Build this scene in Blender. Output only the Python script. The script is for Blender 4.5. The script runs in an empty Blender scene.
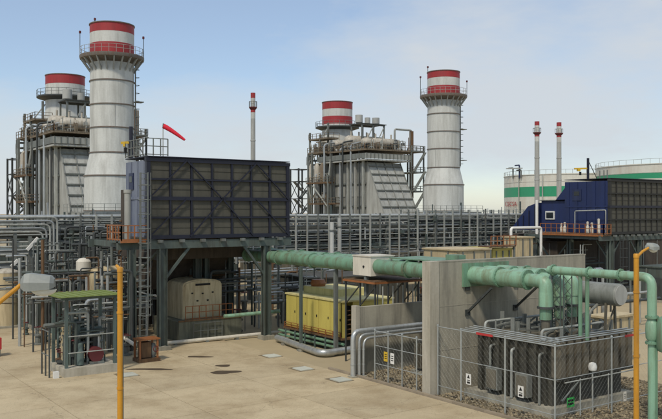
import bpy, math, random
from mathutils import Vector, Matrix
random.seed(7)
R = math.radians
sc = bpy.context.scene
col = sc.collection

# ------------------------------------------------------------------ camera, sky, sun, exposure
# plant axes: x runs along the row of units, y runs from the front of a unit to its boiler
TH = R(54.46); S_, C_ = math.sin(TH), math.cos(TH)
CAMZ, FPX, PW, PH, HOR = 9.0, 800.0, 662.0, 419.0, 211.0
cd = bpy.data.cameras.new('camera'); cam = bpy.data.objects.new('camera', cd); col.objects.link(cam)
cam.location = (0, 0, CAMZ)
cam.rotation_euler = (R(90), 0, -(R(90) - TH))
cam.rotation_euler = Vector((C_, S_, 0)).to_track_quat('-Z', 'Y').to_euler()
cd.sensor_fit = 'HORIZONTAL'; cd.sensor_width = 36.0; cd.lens = 36.0 * FPX / PW
cd.shift_y = (HOR - PH / 2) / PW
cd.clip_end = 6000
sc.camera = cam
SUN_EL, SUN_AZ = 52.0, math.degrees(math.atan2(-0.56, -0.83))      # azimuth of the sun measured from +x
sd = bpy.data.lights.new('sun', 'SUN'); sun = bpy.data.objects.new('sun', sd); col.objects.link(sun)
sd.energy = 2.25; sd.angle = R(6); sd.color = (1.0, 0.90, 0.76)
dv = Vector((math.cos(R(SUN_EL)) * math.cos(R(SUN_AZ)), math.cos(R(SUN_EL)) * math.sin(R(SUN_AZ)), math.sin(R(SUN_EL))))
sun.rotation_euler = (-dv).to_track_quat('-Z', 'Y').to_euler()
wd = bpy.data.worlds.new('World'); sc.world = wd; wd.use_nodes = True
nt = wd.node_tree; nt.nodes.clear()
wo = nt.nodes.new('ShaderNodeOutputWorld'); bg = nt.nodes.new('ShaderNodeBackground')
sky = nt.nodes.new('ShaderNodeTexSky'); sky.sky_type = 'NISHITA'; sky.sun_disc = False
sky.sun_elevation = R(SUN_EL); sky.sun_rotation = R(90) - R(SUN_AZ)
sky.air_density = 1.0; sky.dust_density = 0.5; sky.ozone_density = 3.0; sky.altitude = 0
tcw = nt.nodes.new('ShaderNodeTexCoord')
mpw = nt.nodes.new('ShaderNodeMapping'); mpw.inputs['Scale'].default_value = (1.0, 1.0, 3.0); mpw.inputs['Location'].default_value = (12.0, 3.0, 5.0)
nz = nt.nodes.new('ShaderNodeTexNoise'); nz.inputs['Scale'].default_value = 1.3; nz.inputs['Detail'].default_value = 9; nz.inputs['Roughness'].default_value = 0.6
rp = nt.nodes.new('ShaderNodeValToRGB'); rp.color_ramp.elements[0].position = 0.42; rp.color_ramp.elements[1].position = 0.61
rp.color_ramp.elements[0].color = (0.24, 0.24, 0.24, 1); rp.color_ramp.elements[1].color = (0.92, 0.92, 0.92, 1)
mxw = nt.nodes.new('ShaderNodeMix'); mxw.data_type = 'RGBA'
mxw.inputs['B'].default_value = (4.75, 5.05, 5.35, 1)
nt.links.new(tcw.outputs['Generated'], mpw.inputs['Vector']); nt.links.new(mpw.outputs[0], nz.inputs['Vector'])
nt.links.new(nz.outputs['Fac'], rp.inputs['Fac']); nt.links.new(rp.outputs['Color'], mxw.inputs['Factor'])
nt.links.new(sky.outputs[0], mxw.inputs['A']); nt.links.new(mxw.outputs['Result'], bg.inputs['Color'])
bg.inputs['Strength'].default_value = 0.117
nt.links.new(bg.outputs[0], wo.inputs['Surface'])
sc.view_settings.view_transform = 'Standard'; sc.view_settings.look = 'None'
sc.view_settings.exposure = 0.20; sc.view_settings.gamma = 1.0; sc.view_settings.use_curve_mapping = False
sc.cycles.max_bounces = 6

# ------------------------------------------------------------------ survey helpers
def W(px, D):                                # ground position of something seen in column px at distance D
    L = (px - 331.0) / FPX * D
    return (L * S_ + D * C_, -L * C_ + D * S_)
def ZZ(py, D): return CAMZ - (py - HOR) / FPX * D
def G(px, py): return W(px, CAMZ * FPX / (py - HOR))
def X(px, y):                                # x on the line y = const
    a = (px - 331.0) / FPX
    return y * (C_ + a * S_) / (S_ - a * C_)
def Yv(px, x):                               # y on the line x = const
    a = (px - 331.0) / FPX
    return x * (S_ - a * C_) / (C_ + a * S_)
def DD(x, y): return x * C_ + y * S_

# ------------------------------------------------------------------ materials
MATS = {}
def lin(h):
    h = h.lstrip('#'); o = []
    for i in (0, 2, 4):
        c = int(h[i:i + 2], 16) / 255
        o.append(c / 12.92 if c <= .04045 else ((c + .055) / 1.055) ** 2.4)
    return o
def mat(name, hexc, rough=.6, metal=0.0, var=.22, scale=1.2, dirt=None, dirt_amt=.35, streak=True, rnd=.10, bump=0.0, bscale=30.0, fine=.12):
    """painted / weathered surface: broad mottling, vertical run-off streaks of dirt, fine grain, a little tint per object"""
    m = bpy.data.materials.new(name); m.use_nodes = True; t = m.node_tree; N = t.nodes; L = t.links
    b = N['Principled BSDF']; b.inputs['Roughness'].default_value = rough; b.inputs['Metallic'].default_value = metal
    c = lin(hexc)
    geo = N.new('ShaderNodeNewGeometry')
    n1 = N.new('ShaderNodeTexNoise'); n1.inputs['Scale'].default_value = scale; n1.inputs['Detail'].default_value = 6
    L.new(geo.outputs['Position'], n1.inputs['Vector'])
    n2 = N.new('ShaderNodeTexNoise'); n2.inputs['Scale'].default_value = scale * 14; n2.inputs['Detail'].default_value = 3
    L.new(geo.outputs['Position'], n2.inputs['Vector'])
    oi = N.new('ShaderNodeObjectInfo')
    def math_(op, a, bb):
        k = N.new('ShaderNodeMath'); k.operation = op
        for i, v in enumerate((a, bb)):
            if isinstance(v, (int, float)): k.inputs[i].default_value = v
            else: L.new(v, k.inputs[i])
        return k.outputs[0]
    f = math_('MULTIPLY_ADD', n1.outputs['Fac'], var * 2); f.node.inputs[2].default_value = 1 - var
    g = math_('MULTIPLY_ADD', n2.outputs['Fac'], fine * 2); g.node.inputs[2].default_value = 1 - fine
    r = math_('MULTIPLY_ADD', oi.outputs['Random'], rnd * 2); r.node.inputs[2].default_value = 1 - rnd
    k = math_('MULTIPLY', math_('MULTIPLY', f, g), r)
    vm = N.new('ShaderNodeVectorMath'); vm.operation = 'SCALE'; vm.inputs[0].default_value = c; L.new(k, vm.inputs['Scale'])
    out = vm.outputs[0]
    if dirt:
        mp = N.new('ShaderNodeMapping'); mp.inputs['Scale'].default_value = (2.2, 2.2, .28) if streak else (1, 1, 1)
        L.new(geo.outputs['Position'], mp.inputs['Vector'])
        n3 = N.new('ShaderNodeTexNoise'); n3.inputs['Scale'].default_value = scale * 1.3; n3.inputs['Detail'].default_value = 5; n3.inputs['Roughness'].default_value = .65
        L.new(mp.outputs[0], n3.inputs['Vector'])
        rr = N.new('ShaderNodeValToRGB'); rr.color_ramp.elements[0].position = .44; rr.color_ramp.elements[1].position = .72
        rr.color_ramp.elements[1].color = (dirt_amt * 2,) * 3 + (1,)
        L.new(n3.outputs['Fac'], rr.inputs['Fac'])
        mx = N.new('ShaderNodeMix'); mx.data_type = 'RGBA'; mx.inputs['B'].default_value = (*lin(dirt), 1)
        L.new(rr.outputs['Color'], mx.inputs['Factor']); L.new(out, mx.inputs['A']); out = mx.outputs['Result']
    L.new(out, b.inputs['Base Color'])
    if bump:
        bn = N.new('ShaderNodeTexNoise'); bn.inputs['Scale'].default_value = bscale; bn.inputs['Detail'].default_value = 4
        L.new(geo.outputs['Position'], bn.inputs['Vector'])
        bp = N.new('ShaderNodeBump'); bp.inputs['Strength'].default_value = bump; bp.inputs['Distance'].default_value = .03
        L.new(bn.outputs['Fac'], bp.inputs['Height']); L.new(bp.outputs[0], b.inputs['Normal'])
    if name == 'gravel':
        c2 = N.new('ShaderNodeValToRGB'); c2.color_ramp.elements[0].color = (*lin('3B362C'), 1); c2.color_ramp.elements[1].color = (*lin('94876C'), 1)
        L.new(geo.outputs['Random Per Island'], c2.inputs['Fac']); L.new(c2.outputs['Color'], b.inputs['Base Color'])
    if name == 'slab':                       # hairline cracks and dark grit in the concrete
        wn = N.new('ShaderNodeTexNoise'); wn.inputs['Scale'].default_value = 1.1; wn.inputs['Detail'].default_value = 6; L.new(geo.outputs['Position'], wn.inputs['Vector'])
        av = N.new('ShaderNodeVectorMath'); av.operation = 'MULTIPLY_ADD'; av.inputs[1].default_value = (1.6, 1.6, 0); L.new(wn.outputs['Color'], av.inputs[0]); L.new(geo.outputs['Position'], av.inputs[2])
        vo = N.new('ShaderNodeTexVoronoi'); vo.feature = 'DISTANCE_TO_EDGE'; vo.inputs['Scale'].default_value = .17; L.new(av.outputs[0], vo.inputs['Vector'])
        lt = N.new('ShaderNodeMapRange'); lt.inputs['From Max'].default_value = .0035; lt.inputs['To Min'].default_value = .62; lt.inputs['To Max'].default_value = 1.0; L.new(vo.outputs['Distance'], lt.inputs['Value'])
        gr = N.new('ShaderNodeTexNoise'); gr.inputs['Scale'].default_value = 16; gr.inputs['Detail'].default_value = 2; L.new(geo.outputs['Position'], gr.inputs['Vector'])
        gm_ = N.new('ShaderNodeMapRange'); gm_.inputs['From Min'].default_value = .3; gm_.inputs['From Max'].default_value = .42; gm_.inputs['To Min'].default_value = .72; L.new(gr.outputs['Fac'], gm_.inputs['Value'])
        k3 = math_('MULTIPLY', lt.outputs[0], gm_.outputs[0])
        v3 = N.new('ShaderNodeVectorMath'); v3.operation = 'SCALE'; L.new(out, v3.inputs[0]); L.new(k3, v3.inputs['Scale']); L.new(v3.outputs[0], b.inputs['Base Color'])
    MATS[name] = m; return m
mat('earth', 'A59779', .95, var=.25, scale=.05, rnd=0, bump=.2, bscale=4)
mat('slab', 'B3A485', .9, var=.18, scale=.3, dirt='7f6a48', dirt_amt=.28, streak=False, rnd=.07, bump=.12, bscale=25, fine=.06)
mat('joint', '5F5646', .95)
mat('kerb', '8F8370', .9, var=.2, scale=1.0, dirt='6f6656', streak=False)
mat('stain', '493C2B', .75, var=.3, scale=3)
mat('plate', 'B9BBAE', .6, var=.15, scale=3)
mat('gravel', '7A6F5A', .95, var=.5, scale=7, rnd=0, fine=.3)
mat('stackwhite', 'C2C4BE', .55, var=.10, scale=.35, dirt='8d8c84', dirt_amt=.30, rnd=.02)
mat('stackgrey', 'A5A7A2', .55, var=.12, scale=.35, dirt='7a7a74', dirt_amt=.3, rnd=.03)
mat('red', '9A2B2E', .55, var=.12, scale=.6, dirt='6a2a2a', dirt_amt=.2, rnd=.02)
mat('ring', '6C675F', .6, var=.2, dirt='6a4a34', dirt_amt=.4)
mat('steel', '6C726E', .55, var=.25, dirt='4b4036', dirt_amt=.35)
mat('steel_light', 'A0A49E', .5, var=.2, dirt='6c655a', dirt_amt=.3)
mat('steel_dark', '3B403F', .6, var=.3, dirt='2a2522', dirt_amt=.3)
mat('steel_green', '4E5954', .6, var=.25, dirt='3d3a33', dirt_amt=.4)
mat('galv', 'A3A8A5', .4, metal=.35, var=.2, scale=3)
mat('lag', 'B4B8B6', .35, metal=.55, var=.15, scale=2, dirt='6b6a66', dirt_amt=.2)
mat('rust', '6B5238', .8, var=.3, dirt='3b2a1e', dirt_amt=.4)
mat('deckbrown', '756A58', .75, var=.3, dirt='4b3a2a', dirt_amt=.4)
mat('casing', '8E918C', .6, var=.14, scale=.5, dirt='5d5a52', dirt_amt=.35, rnd=.06)
mat('casing_light', 'A5A7A1', .6, var=.14, scale=.5, dirt='6a675f', dirt_amt=.3, rnd=.05)
mat('drum', 'B0AB9E', .5, var=.15, dirt='6d6048', dirt_amt=.3)
mat('navy', '1E2747', .5, var=.2, scale=.8, dirt='3b4560', dirt_amt=.2, rnd=.05)
mat('navy_blue', '1B2953', .5, var=.18, scale=.8, dirt='1b2440', dirt_amt=.35, rnd=.05)
mat('screen_frame', '2B2B28', .7, var=.25, rnd=.1)
mat('cover_rim', '776A52', .8, var=.2, scale=3)
mat('radiator', '625D50', .6, var=.18, dirt='4a453a', dirt_amt=.3, rnd=.06)
mat('navy_frame', '171A2A', .5, var=.25, rnd=.08)
mat('blue_side', '6F7684', .5, var=.15, scale=.8, dirt='3f4a66', dirt_amt=.35, rnd=.04)
mat('screen', '504F46', .85, var=.14, scale=.9, dirt='3f3e37', dirt_amt=.3, rnd=.07, bump=.3, bscale=60)
mat('dark', '1B1B1A', .8, var=.3)
mat('brown_duct', '4A4239', .8, var=.25, dirt='2c2621', dirt_amt=.4)
mat('orange', '8F5A33', .5, var=.2, dirt='7a4a20', dirt_amt=.3)
mat('yellow_pole', 'C28A22', .55, var=.16, scale=1.5, dirt='8a6428', dirt_amt=.35, rnd=.03)
mat('lamp_grey', '888D88', .55, var=.12)
mat('lens', 'C9CFCB', .15, var=.05)
mat('cream', 'CBBE9A', .6, var=.12, dirt='8a7552', dirt_amt=.35)
mat('plinth', '67695A', .85, var=.2, dirt='3d3d34', dirt_amt=.35)
mat('yellow', 'BDB05C', .55, var=.08, scale=.8, dirt='9a8a45', dirt_amt=.2)
mat('yellow_roof', 'C6BD84', .6, var=.12, scale=.8, dirt='8d844e', dirt_amt=.3)
mat('busgreen', '6B9077', .5, var=.22, scale=1.1, dirt='5c5740', dirt_amt=.42, rnd=.06)
mat('pipegreen', '83A98F', .45, var=.2, scale=1.1, dirt='6c7052', dirt_amt=.42, rnd=.06)
mat('boxwhite', 'CFCABB', .6, var=.08, dirt='8f8a78', dirt_amt=.2)
mat('concrete', '9A9686', .9, var=.2, scale=.45, dirt='66635a', dirt_amt=.4, rnd=.05, bump=.15, bscale=14)
mat('concrete_light', 'A9A495', .9, var=.15, scale=.6, dirt='77725f', dirt_amt=.3, bump=.1)
mat('xfmr', '6A6659', .6, var=.2, dirt='38352d', dirt_amt=.35, rnd=.06)
mat('xfmr_dark', '43423A', .65, var=.25, dirt='20201c')
mat('cons', '7C7F79', .5, var=.15, dirt='55574f')
mat('porcelain', '5B3A2A', .25, var=.1)
mat('roofgreen', '72803F', .6, var=.14, dirt='6b7a35', dirt_amt=.25)
mat('teal', '54635F', .6, var=.2, dirt='39433f')
mat('maroon', '5A2326', .6, var=.2)
mat('beige', 'B5A684', .7, var=.15, dirt='85775a', dirt_amt=.3)
mat('tankwhite', 'CBCBC0', .55, var=.06, scale=.15, dirt='b4a898', dirt_amt=.3, rnd=.02)
mat('tankgreen', '2F8F68', .5, var=.08, scale=.2, rnd=.02)
mat('white', 'D8D8D2', .5, var=.06)
mat('signyellow', 'C9A72C', .5, var=.06)
mat('signgreen', '2FA64A', .5, var=.06)
mat('black', '141414', .6, var=.1)
mat('sockred', 'C81E34', .8, var=.12, scale=4)
mat('glass', '20262B', .1, var=.1)
mat('redstrip', 'B03030', .5, var=.1)

# ------------------------------------------------------------------ mesh helpers
class MB:
    def __init__(s): s.v = []; s.f = []
    def __add__(s, o):
        r = MB(); r.v = s.v + o.v; n = len(s.v); r.f = s.f + [tuple(i + n for i in q) for q in o.f]; return r
def box(x0, y0, z0, x1, y1, z1):
    m = MB(); x0, x1 = sorted((x0, x1)); y0, y1 = sorted((y0, y1)); z0, z1 = sorted((z0, z1))
    m.v = [(x0, y0, z0), (x1, y0, z0), (x1, y1, z0), (x0, y1, z0), (x0, y0, z1), (x1, y0, z1), (x1, y1, z1), (x0, y1, z1)]
    m.f = [(0, 3, 2, 1), (4, 5, 6, 7), (0, 1, 5, 4), (1, 2, 6, 5), (2, 3, 7, 6), (3, 0, 4, 7)]
    return m
def cbox(cx, cy, z0, sx, sy, h): return box(cx - sx / 2, cy - sy / 2, z0, cx + sx / 2, cy + sy / 2, z0 + h)
def frame_of(d):
    d = d.normalized(); up = Vector((0, 0, 1)) if abs(d.z) < .95 else Vector((1, 0, 0))
    a = d.cross(up).normalized(); return a, d.cross(a).normalized()
def beam(p, q, w=.2, h=None):                # rectangular bar from p to q
    h = h or w; p, q = Vector(p), Vector(q); a, b = frame_of(q - p); m = MB()
    for c in (p, q):
        for s, t in ((-1, -1), (1, -1), (1, 1), (-1, 1)): m.v.append(tuple(c + a * s * w / 2 + b * t * h / 2))
    m.f = [(3, 2, 1, 0), (4, 5, 6, 7), (0, 1, 5, 4), (1, 2, 6, 5), (2, 3, 7, 6), (3, 0, 4, 7)]; return m
def hbeam(p, q, w=.3, t=.03):                # I section
    p, q = Vector(p), Vector(q); a, b = frame_of(q - p)
    return beam(p, q, t, w) + beam(p + b * w / 2, q + b * w / 2, w, t) + beam(p - b * w / 2, q - b * w / 2, w, t)
def tube(pts, r, n=10, bend=0, caps=True):   # round bar along a path; corners rounded with radius bend
    P = [Vector(p) for p in pts]
    if bend:
        Q = [P[0]]
        for i in range(1, len(P) - 1):
            a, b, c = P[i - 1], P[i], P[i + 1]
            d0 = (a - b); d1 = (c - b); t = min(bend, d0.length * .49, d1.length * .49)
            s, e = b + d0.normalized() * t, b + d1.normalized() * t
            for k in range(6):
                u = k / 5; Q.append(s * (1 - u) ** 2 + b * 2 * u * (1 - u) + e * u * u)
        Q.append(P[-1]); P = Q
    m = MB(); a = None
    for i, p in enumerate(P):
        d = (P[min(i + 1, len(P) - 1)] - P[max(i - 1, 0)]).normalized()
        if a is None: a, b = frame_of(d)
        else:
            a = (a - d * a.dot(d)).normalized(); b = d.cross(a).normalized()
        rr = r[i] if isinstance(r, (list, tuple)) else r
        for k in range(n):
            an = 2 * math.pi * k / n; m.v.append(tuple(p + (a * math.cos(an) + b * math.sin(an)) * rr))
    for i in range(len(P) - 1):
        for k in range(n):
            k2 = (k + 1) % n; m.f.append((i * n + k, i * n + k2, (i + 1) * n + k2, (i + 1) * n + k))
    if caps:
        m.f.append(tuple(reversed(range(n)))); o = (len(P) - 1) * n; m.f.append(tuple(o + k for k in range(n)))
    return m
def cyl(p, q, r, n=12): return tube([p, q], r, n)
def lathe(prof, n=32, c=(0, 0)):             # profile of (radius, z) turned about a vertical axis
    m = MB()
    for r, z in prof:
        for k in range(n):
            a = 2 * math.pi * k / n; m.v.append((c[0] + r * math.cos(a), c[1] + r * math.sin(a), z))
    for i in range(len(prof) - 1):
        for k in range(n):
            k2 = (k + 1) % n; m.f.append((i * n + k, i * n + k2, (i + 1) * n + k2, (i + 1) * n + k))
    return m
def prism(poly, axis, a0, a1):               # polygon in the two other axes, extruded along axis
    m = MB(); n = len(poly)
    for a in (a0, a1):
        for p, q in poly:
            m.v.append({'x': (a, p, q), 'y': (p, a, q), 'z': (p, q, a)}[axis])
    m.f = [tuple(reversed(range(n))), tuple(range(n, 2 * n))] + [(i, (i + 1) % n, (i + 1) % n + n, i + n) for i in range(n)]
    return m
MESH = {}
def mesh_of(name, mb, m, key=None):
    if key and key in MESH: return MESH[key]
    me = bpy.data.meshes.new(name); me.from_pydata(mb.v, [], mb.f); me.materials.append(MATS[m])
    me.validate(); me.update()
    import bmesh
    b = bmesh.new(); b.from_mesh(me); bmesh.ops.recalc_face_normals(b, faces=b.faces); b.to_mesh(me); b.free()
    me.polygons.foreach_set('use_smooth', [True] * len(me.polygons)); me.set_sharp_from_angle(angle=R(35))
    if key: MESH[key] = me
    return me
def add(parent, name, m, mb, kind=None, label=None, loc=None, key=None):
    o = bpy.data.objects.new(name, mesh_of(name, mb, m, key)); col.objects.link(o); o.parent = parent
    if loc: o.location = loc
    if kind: o['kind'] = kind
    if label: o['label'] = label
    return o
def thing(name, label, cat, loc=(0, 0, 0), group=None, rz=0):
    o = bpy.data.objects.new(name, None); col.objects.link(o); o.location = loc; o.rotation_euler.z = rz
    o.empty_display_size = .2
    o['label'] = label; o['category'] = cat
    if group: o['group'] = group
    return o
def tag(o, label, cat, group=None):
    o['label'] = label; o['category'] = cat
    if group: o['group'] = group
    return o
def struct(o): o['kind'] = 'structure'; return o
def copy_tree(o, parent=None, loc=None, label=None):
    c = o.copy(); col.objects.link(c); c.parent = parent
    if loc: c.location = loc
    if label: c['label'] = label
    for ch in list(o.children): copy_tree(ch, c)
    return c
def railing(T, path, h=1.1, m='steel_light', r=.025, sp=1.5, name='railing'):
    """posts and two rails along a path of deck points, one welded part"""
    mb = MB()
    for p, q in zip(path[:-1], path[1:]):
        p, q = Vector(p), Vector(q); n = max(1, round((q - p).length / sp))
        for i in range(n + 1):
            c = p.lerp(q, i / n); mb = mb + beam(c, c + Vector((0, 0, h)), r * 2)
        for hh in (h, h * .55, .08): mb = mb + beam(p + Vector((0, 0, hh)), q + Vector((0, 0, hh)), r * 1.8)
    return add(T, name, m, mb)
def ladder(T, x, y, z0, z1, m='steel', ax='x', w=.45, cage=True):
    d = Vector((1, 0, 0)) if ax == 'x' else Vector((0, 1, 0)); nrm = Vector((0, -1, 0)) if ax == 'x' else Vector((-1, 0, 0))
    mb = MB(); c = Vector((x, y, 0))
    for s in (-1, 1): mb = mb + beam(c + d * s * w / 2 + Vector((0, 0, z0)), c + d * s * w / 2 + Vector((0, 0, z1)), .06)
    z = z0 + .3
    while z < z1: mb = mb + beam(c - d * w / 2 + Vector((0, 0, z)), c + d * w / 2 + Vector((0, 0, z)), .035); z += .35
    if cage:
        z = z0 + 2.3
        while z < z1:
            pts = [c + d * (.37 * math.cos(a)) + nrm * (.7 * math.sin(a)) + Vector((0, 0, z)) for a in [math.pi * k / 6 for k in range(7)]]
            mb = mb + tube(pts, .025, 4); z += .9
        for k in (1, 3, 5):
            a = math.pi * k / 6; o = d * (.37 * math.cos(a)) + nrm * (.7 * math.sin(a))
            mb = mb + beam(c + o + Vector((0, 0, z0 + 2.3)), c + o + Vector((0, 0, z1)), .04)
    return add(T, 'ladder', m, mb)

# ================================================================== GROUND
gm = MB(); gm.v = [(-2500, -2500, 0), (2500, -2500, 0), (2500, 2500, 0), (-2500, 2500, 0)]; gm.f = [(0, 1, 2, 3)]
ground = struct(add(None, 'ground', 'earth', gm))
apron = struct(add(None, 'apron', 'joint', box(-4, 10, .004, 26.2, 78, .02)))
for i in range(6):
    for j in range(13):
        x0, y0 = -3.8 + i * 5.0, 12.2 + j * 5.0
        add(apron, 'slab', 'slab', box(.014, .014, 0, 4.986, 4.986, .03), loc=(x0, y0, .018), key='slab')
ZS = .048
kerb = thing('kerb', 'low concrete kerb between the concrete apron and the gravel beds', 'kerb', (26.3, 21, 0))
for i in range(10): add(kerb, 'kerbstone', 'kerb', box(-.09, .006, 0, .09, 1.994, .15), loc=(0, -4 + i * 2.0, 0), key='kerbstone')
# gravel beds with loose stones
def gravel(x0, y0, x1, y1, n, nm):
    g = add(None, nm, 'gravel', box(x0, y0, .006, x1, y1, .05)); g['kind'] = 'stuff'
    mb = MB(); rg = random.Random(3)
    oct_ = [(1, 0, 0), (0, 1, 0), (-1, 0, 0), (0, -1, 0), (0, 0, 1), (0, 0, -1)]
    ff = [(0, 1, 4), (1, 2, 4), (2, 3, 4), (3, 0, 4), (1, 0, 5), (2, 1, 5), (3, 2, 5), (0, 3, 5)]
    V, F = [], []
    for _ in range(n):
        x, y, s = rg.uniform(x0 + .1, x1 - .1), rg.uniform(y0 + .1, y1 - .1), rg.uniform(.035, .11)
        a = rg.uniform(0, 6.3); k = len(V)
        for p in oct_:
            sx, sy, szz = s * rg.uniform(.7, 1.3), s * rg.uniform(.6, 1.2), s * rg.uniform(.5, .9)
            X_, Y_ = p[0] * sx, p[1] * sy
            V.append((x + X_ * math.cos(a) - Y_ * math.sin(a), y + X_ * math.sin(a) + Y_ * math.cos(a), .05 + s * .3 + p[2] * szz))
        F += [tuple(k + i for i in q) for q in ff]
    mb.v, mb.f = V, F
    s = add(None, nm + '_stones', 'gravel', mb); s['kind'] = 'stuff'
    s.data.polygons.foreach_set('use_smooth', [False] * len(s.data.polygons))
gravel(26.4, 16, 38, 28.6, 9000, 'gravel_bed')
gravel(26.4, 29.3, 34, 34.9, 4000, 'bay_gravel')
# cover plates and oil stains on the apron
for k, (px, py, lab) in enumerate(((272, 357, 'pale square cover plate on the apron nearest the yellow enclosure pipe'), (303, 370, 'pale square cover plate in the middle of the diagonal row on the apron'),
                                   (341, 381, 'pale square cover plate by the foot of the grey bent pipes'), (128, 376, 'pale square cover plate beside the near yellow pole'))):
    x, y = G(px, py); t = thing('cover_plate', lab, 'cover plate', (x, y, ZS), 'cover plates in the apron')
    add(t, 'plate', 'plate', box(-.42, -.45, .012, .42, .45, .06))
    add(t, 'frame', 'cover_rim', box(-.55, -.5, .001, .5, .75, .012))
def blob(name, px, py, rx, ry, lab):
    x, y = G(px, py); rg = random.Random(int(px * 7)); n = 26; m = MB()
    right = Vector((S_, -C_)); fwd = Vector((C_, S_)); ph = [rg.uniform(0, 6.3) for _ in range(4)]
    for k in range(n):
        a = 2 * math.pi * k / n; rr = 1 + .18 * math.sin(2 * a + ph[0]) + .12 * math.sin(3 * a + ph[1]) + .08 * math.sin(5 * a + ph[2])
        p = right * (rx * rr * math.cos(a)) + fwd * (ry * rr * math.sin(a)); m.v.append((p.x, p.y, 0))
    m.f = [tuple(range(n))]
    tag(add(None, name, 'stain', m, loc=(x, y, ZS + .004)), lab, 'stain', 'oil stains on the apron')
blob('oil_stain', 225, 373, .85, .45, 'larger dark oil stain on the concrete apron')
blob('oil_stain', 223, 366.5, .52, .3, 'small dark oil stain just behind the larger one')
blob('oil_stain', 199, 357.5, .7, .3, 'dark oil stain near the grey columns of the filter house')
blob('oil_stain', 150, 370, 1.1, .3, 'long dark stain beside the orange valve skid')

# ================================================================== EXHAUST STACKS
def make_stack():
    T = thing('exhaust_stack', 'tall white bypass stack with red and white bands, nearer one on the left', 'stack', (39.44, 107.0, 0), 'bypass stacks')
    add(T, 'shaft', 'stackwhite', lathe([(2.95, 17.2), (2.92, 29.0), (2.92, 30.8)], 48))
    add(T, 'transition_cone', 'stackwhite', lathe([(3.68, 14.0), (2.95, 17.2)], 48))
    add(T, 'lower_shaft', 'stackwhite', lathe([(3.72, 3.0), (3.68, 14.0)], 48))
    add(T, 'red_band', 'red', lathe([(2.96, 30.8), (2.96, 32.35)], 48))
    add(T, 'white_band', 'stackwhite', lathe([(2.95, 32.35), (2.95, 33.85)], 48))
    add(T, 'red_band', 'red', lathe([(2.96, 33.85), (2.96, 35.0)], 48)); add(T, 'rim', 'ring', lathe([(2.96, 35.0), (3.06, 35.02), (3.06, 35.15), (2.8, 35.15), (2.8, 33.9)], 48))
    for z, r in ((27.2, 2.93), (23.9, 2.94), (20.7, 2.945), (17.25, 2.97), (14.05, 3.7), (9.2, 3.71)):
        add(T, 'stiffener_ring', 'ring', lathe([(r, z - .09), (r + .11, z - .07), (r + .11, z + .07), (r, z + .09)], 48))
    add(T, 'platform', 'ring', lathe([(2.93, 29.7), (4.25, 30.25), (4.32, 30.5), (4.32, 30.72), (2.97, 30.72)], 40))
    for k in range(22):
        a = 2 * math.pi * (k + .5) / 22; c, s = math.cos(a), math.sin(a)
        add(T, 'bracket', 'stackgrey', beam((2.9 * c, 2.9 * s, 28.6), (4.1 * c, 4.1 * s, 30.3), .16, .22))
    mb = MB()
    for k in range(28):
        a = 2 * math.pi * k / 28; c, s = 4.25 * math.cos(a), 4.25 * math.sin(a); mb = mb + beam((c, s, 30.7), (c, s, 31.8), .05)
    for z in (31.8, 31.3):
        mb = mb + tube([(4.25 * math.cos(2 * math.pi * k / 28), 4.25 * math.sin(2 * math.pi * k / 28), z) for k in range(29)], .03, 5)
    add(T, 'railing', 'steel_light', mb)
    for a, h in ((R(150), 34.0), (R(-35), 33.3), (R(120), 36.2)):
        rr = 4.3 if h < 35 else 3.0
        c, s = rr * math.cos(a), rr * math.sin(a)
        mm = add(T, 'mast', 'steel_dark', cyl((c, s, 30.7), (c, s, h), .05, 6))
        add(mm, 'beacon', 'maroon', lathe([(.02, h - .05), (.16, h), (.16, h + .3), (.02, h + .36)], 8, (c, s)))
    # caged ladder up the right flank, with rest platforms
    a = R(-30); c, s = math.cos(a), math.sin(a)
    mb = MB()
    for o in (-.25, .25):
        p = Vector((c * 3.15 - s * o, s * 3.15 + c * o, 0)); mb = mb + beam(p + Vector((0, 0, 17.5)), p + Vector((0, 0, 30.4)), .08)
    z = 17.8
    while z < 30.3:
        mb = mb + beam((c * 3.15 - s * .25, s * 3.15 + c * .25, z), (c * 3.15 + s * .25, s * 3.15 - c * .25, z), .05); z += .45
    for z in [18 + 1.1 * k for k in range(12)]:
        mb = mb + tube([(c * (3.15 + .55 * math.sin(b)) - s * .4 * math.cos(b), s * (3.15 + .55 * math.sin(b)) + c * .4 * math.cos(b), z) for b in [math.pi * k / 6 for k in range(7)]], .035, 4)
    add(T, 'ladder', 'steel', mb)
    for z in (18.6, 24.4):
        p = add(T, 'rest_platform', 'steel', cbox(c * 3.6, s * 3.6, z, 1.1, 1.1, .12))
    for k in range(6):
        a = 2 * math.pi * k / 6 + .3
        add(T, 'weld_seam', 'stackgrey', beam((2.955 * math.cos(a), 2.955 * math.sin(a), 17.4 + 3.2 * (k % 3)), (2.955 * math.cos(a), 2.955 * math.sin(a), 20.5 + 3.2 * (k % 3)), .05))
    add(T, 'diverter_box', 'casing', box(-4.2, -5.5, .0, 4.2, 6.5, 9.0))
    for y in (-4, -1, 2, 5): add(T, 'diverter_rib', 'steel', box(-4.4, y, .1, -4.2, y + .25, 8.9))
    mb = MB(); 
    railing(T, [(-4.6, -5.6, 9.05), (4.4, -5.6, 9.05)], 1.1, 'steel')
    railing(T, [(-4.6, 6.4, 9.05), (-4.6, -5.6, 9.05)], 1.1, 'steel')
    return T
st1 = make_stack(); st1.scale.z = .981     # surveyed top height
copy_tree(st1, None, (102.27, 107.6, 0), 'tall white bypass stack with red and white bands, farther one right of centre')

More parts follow.
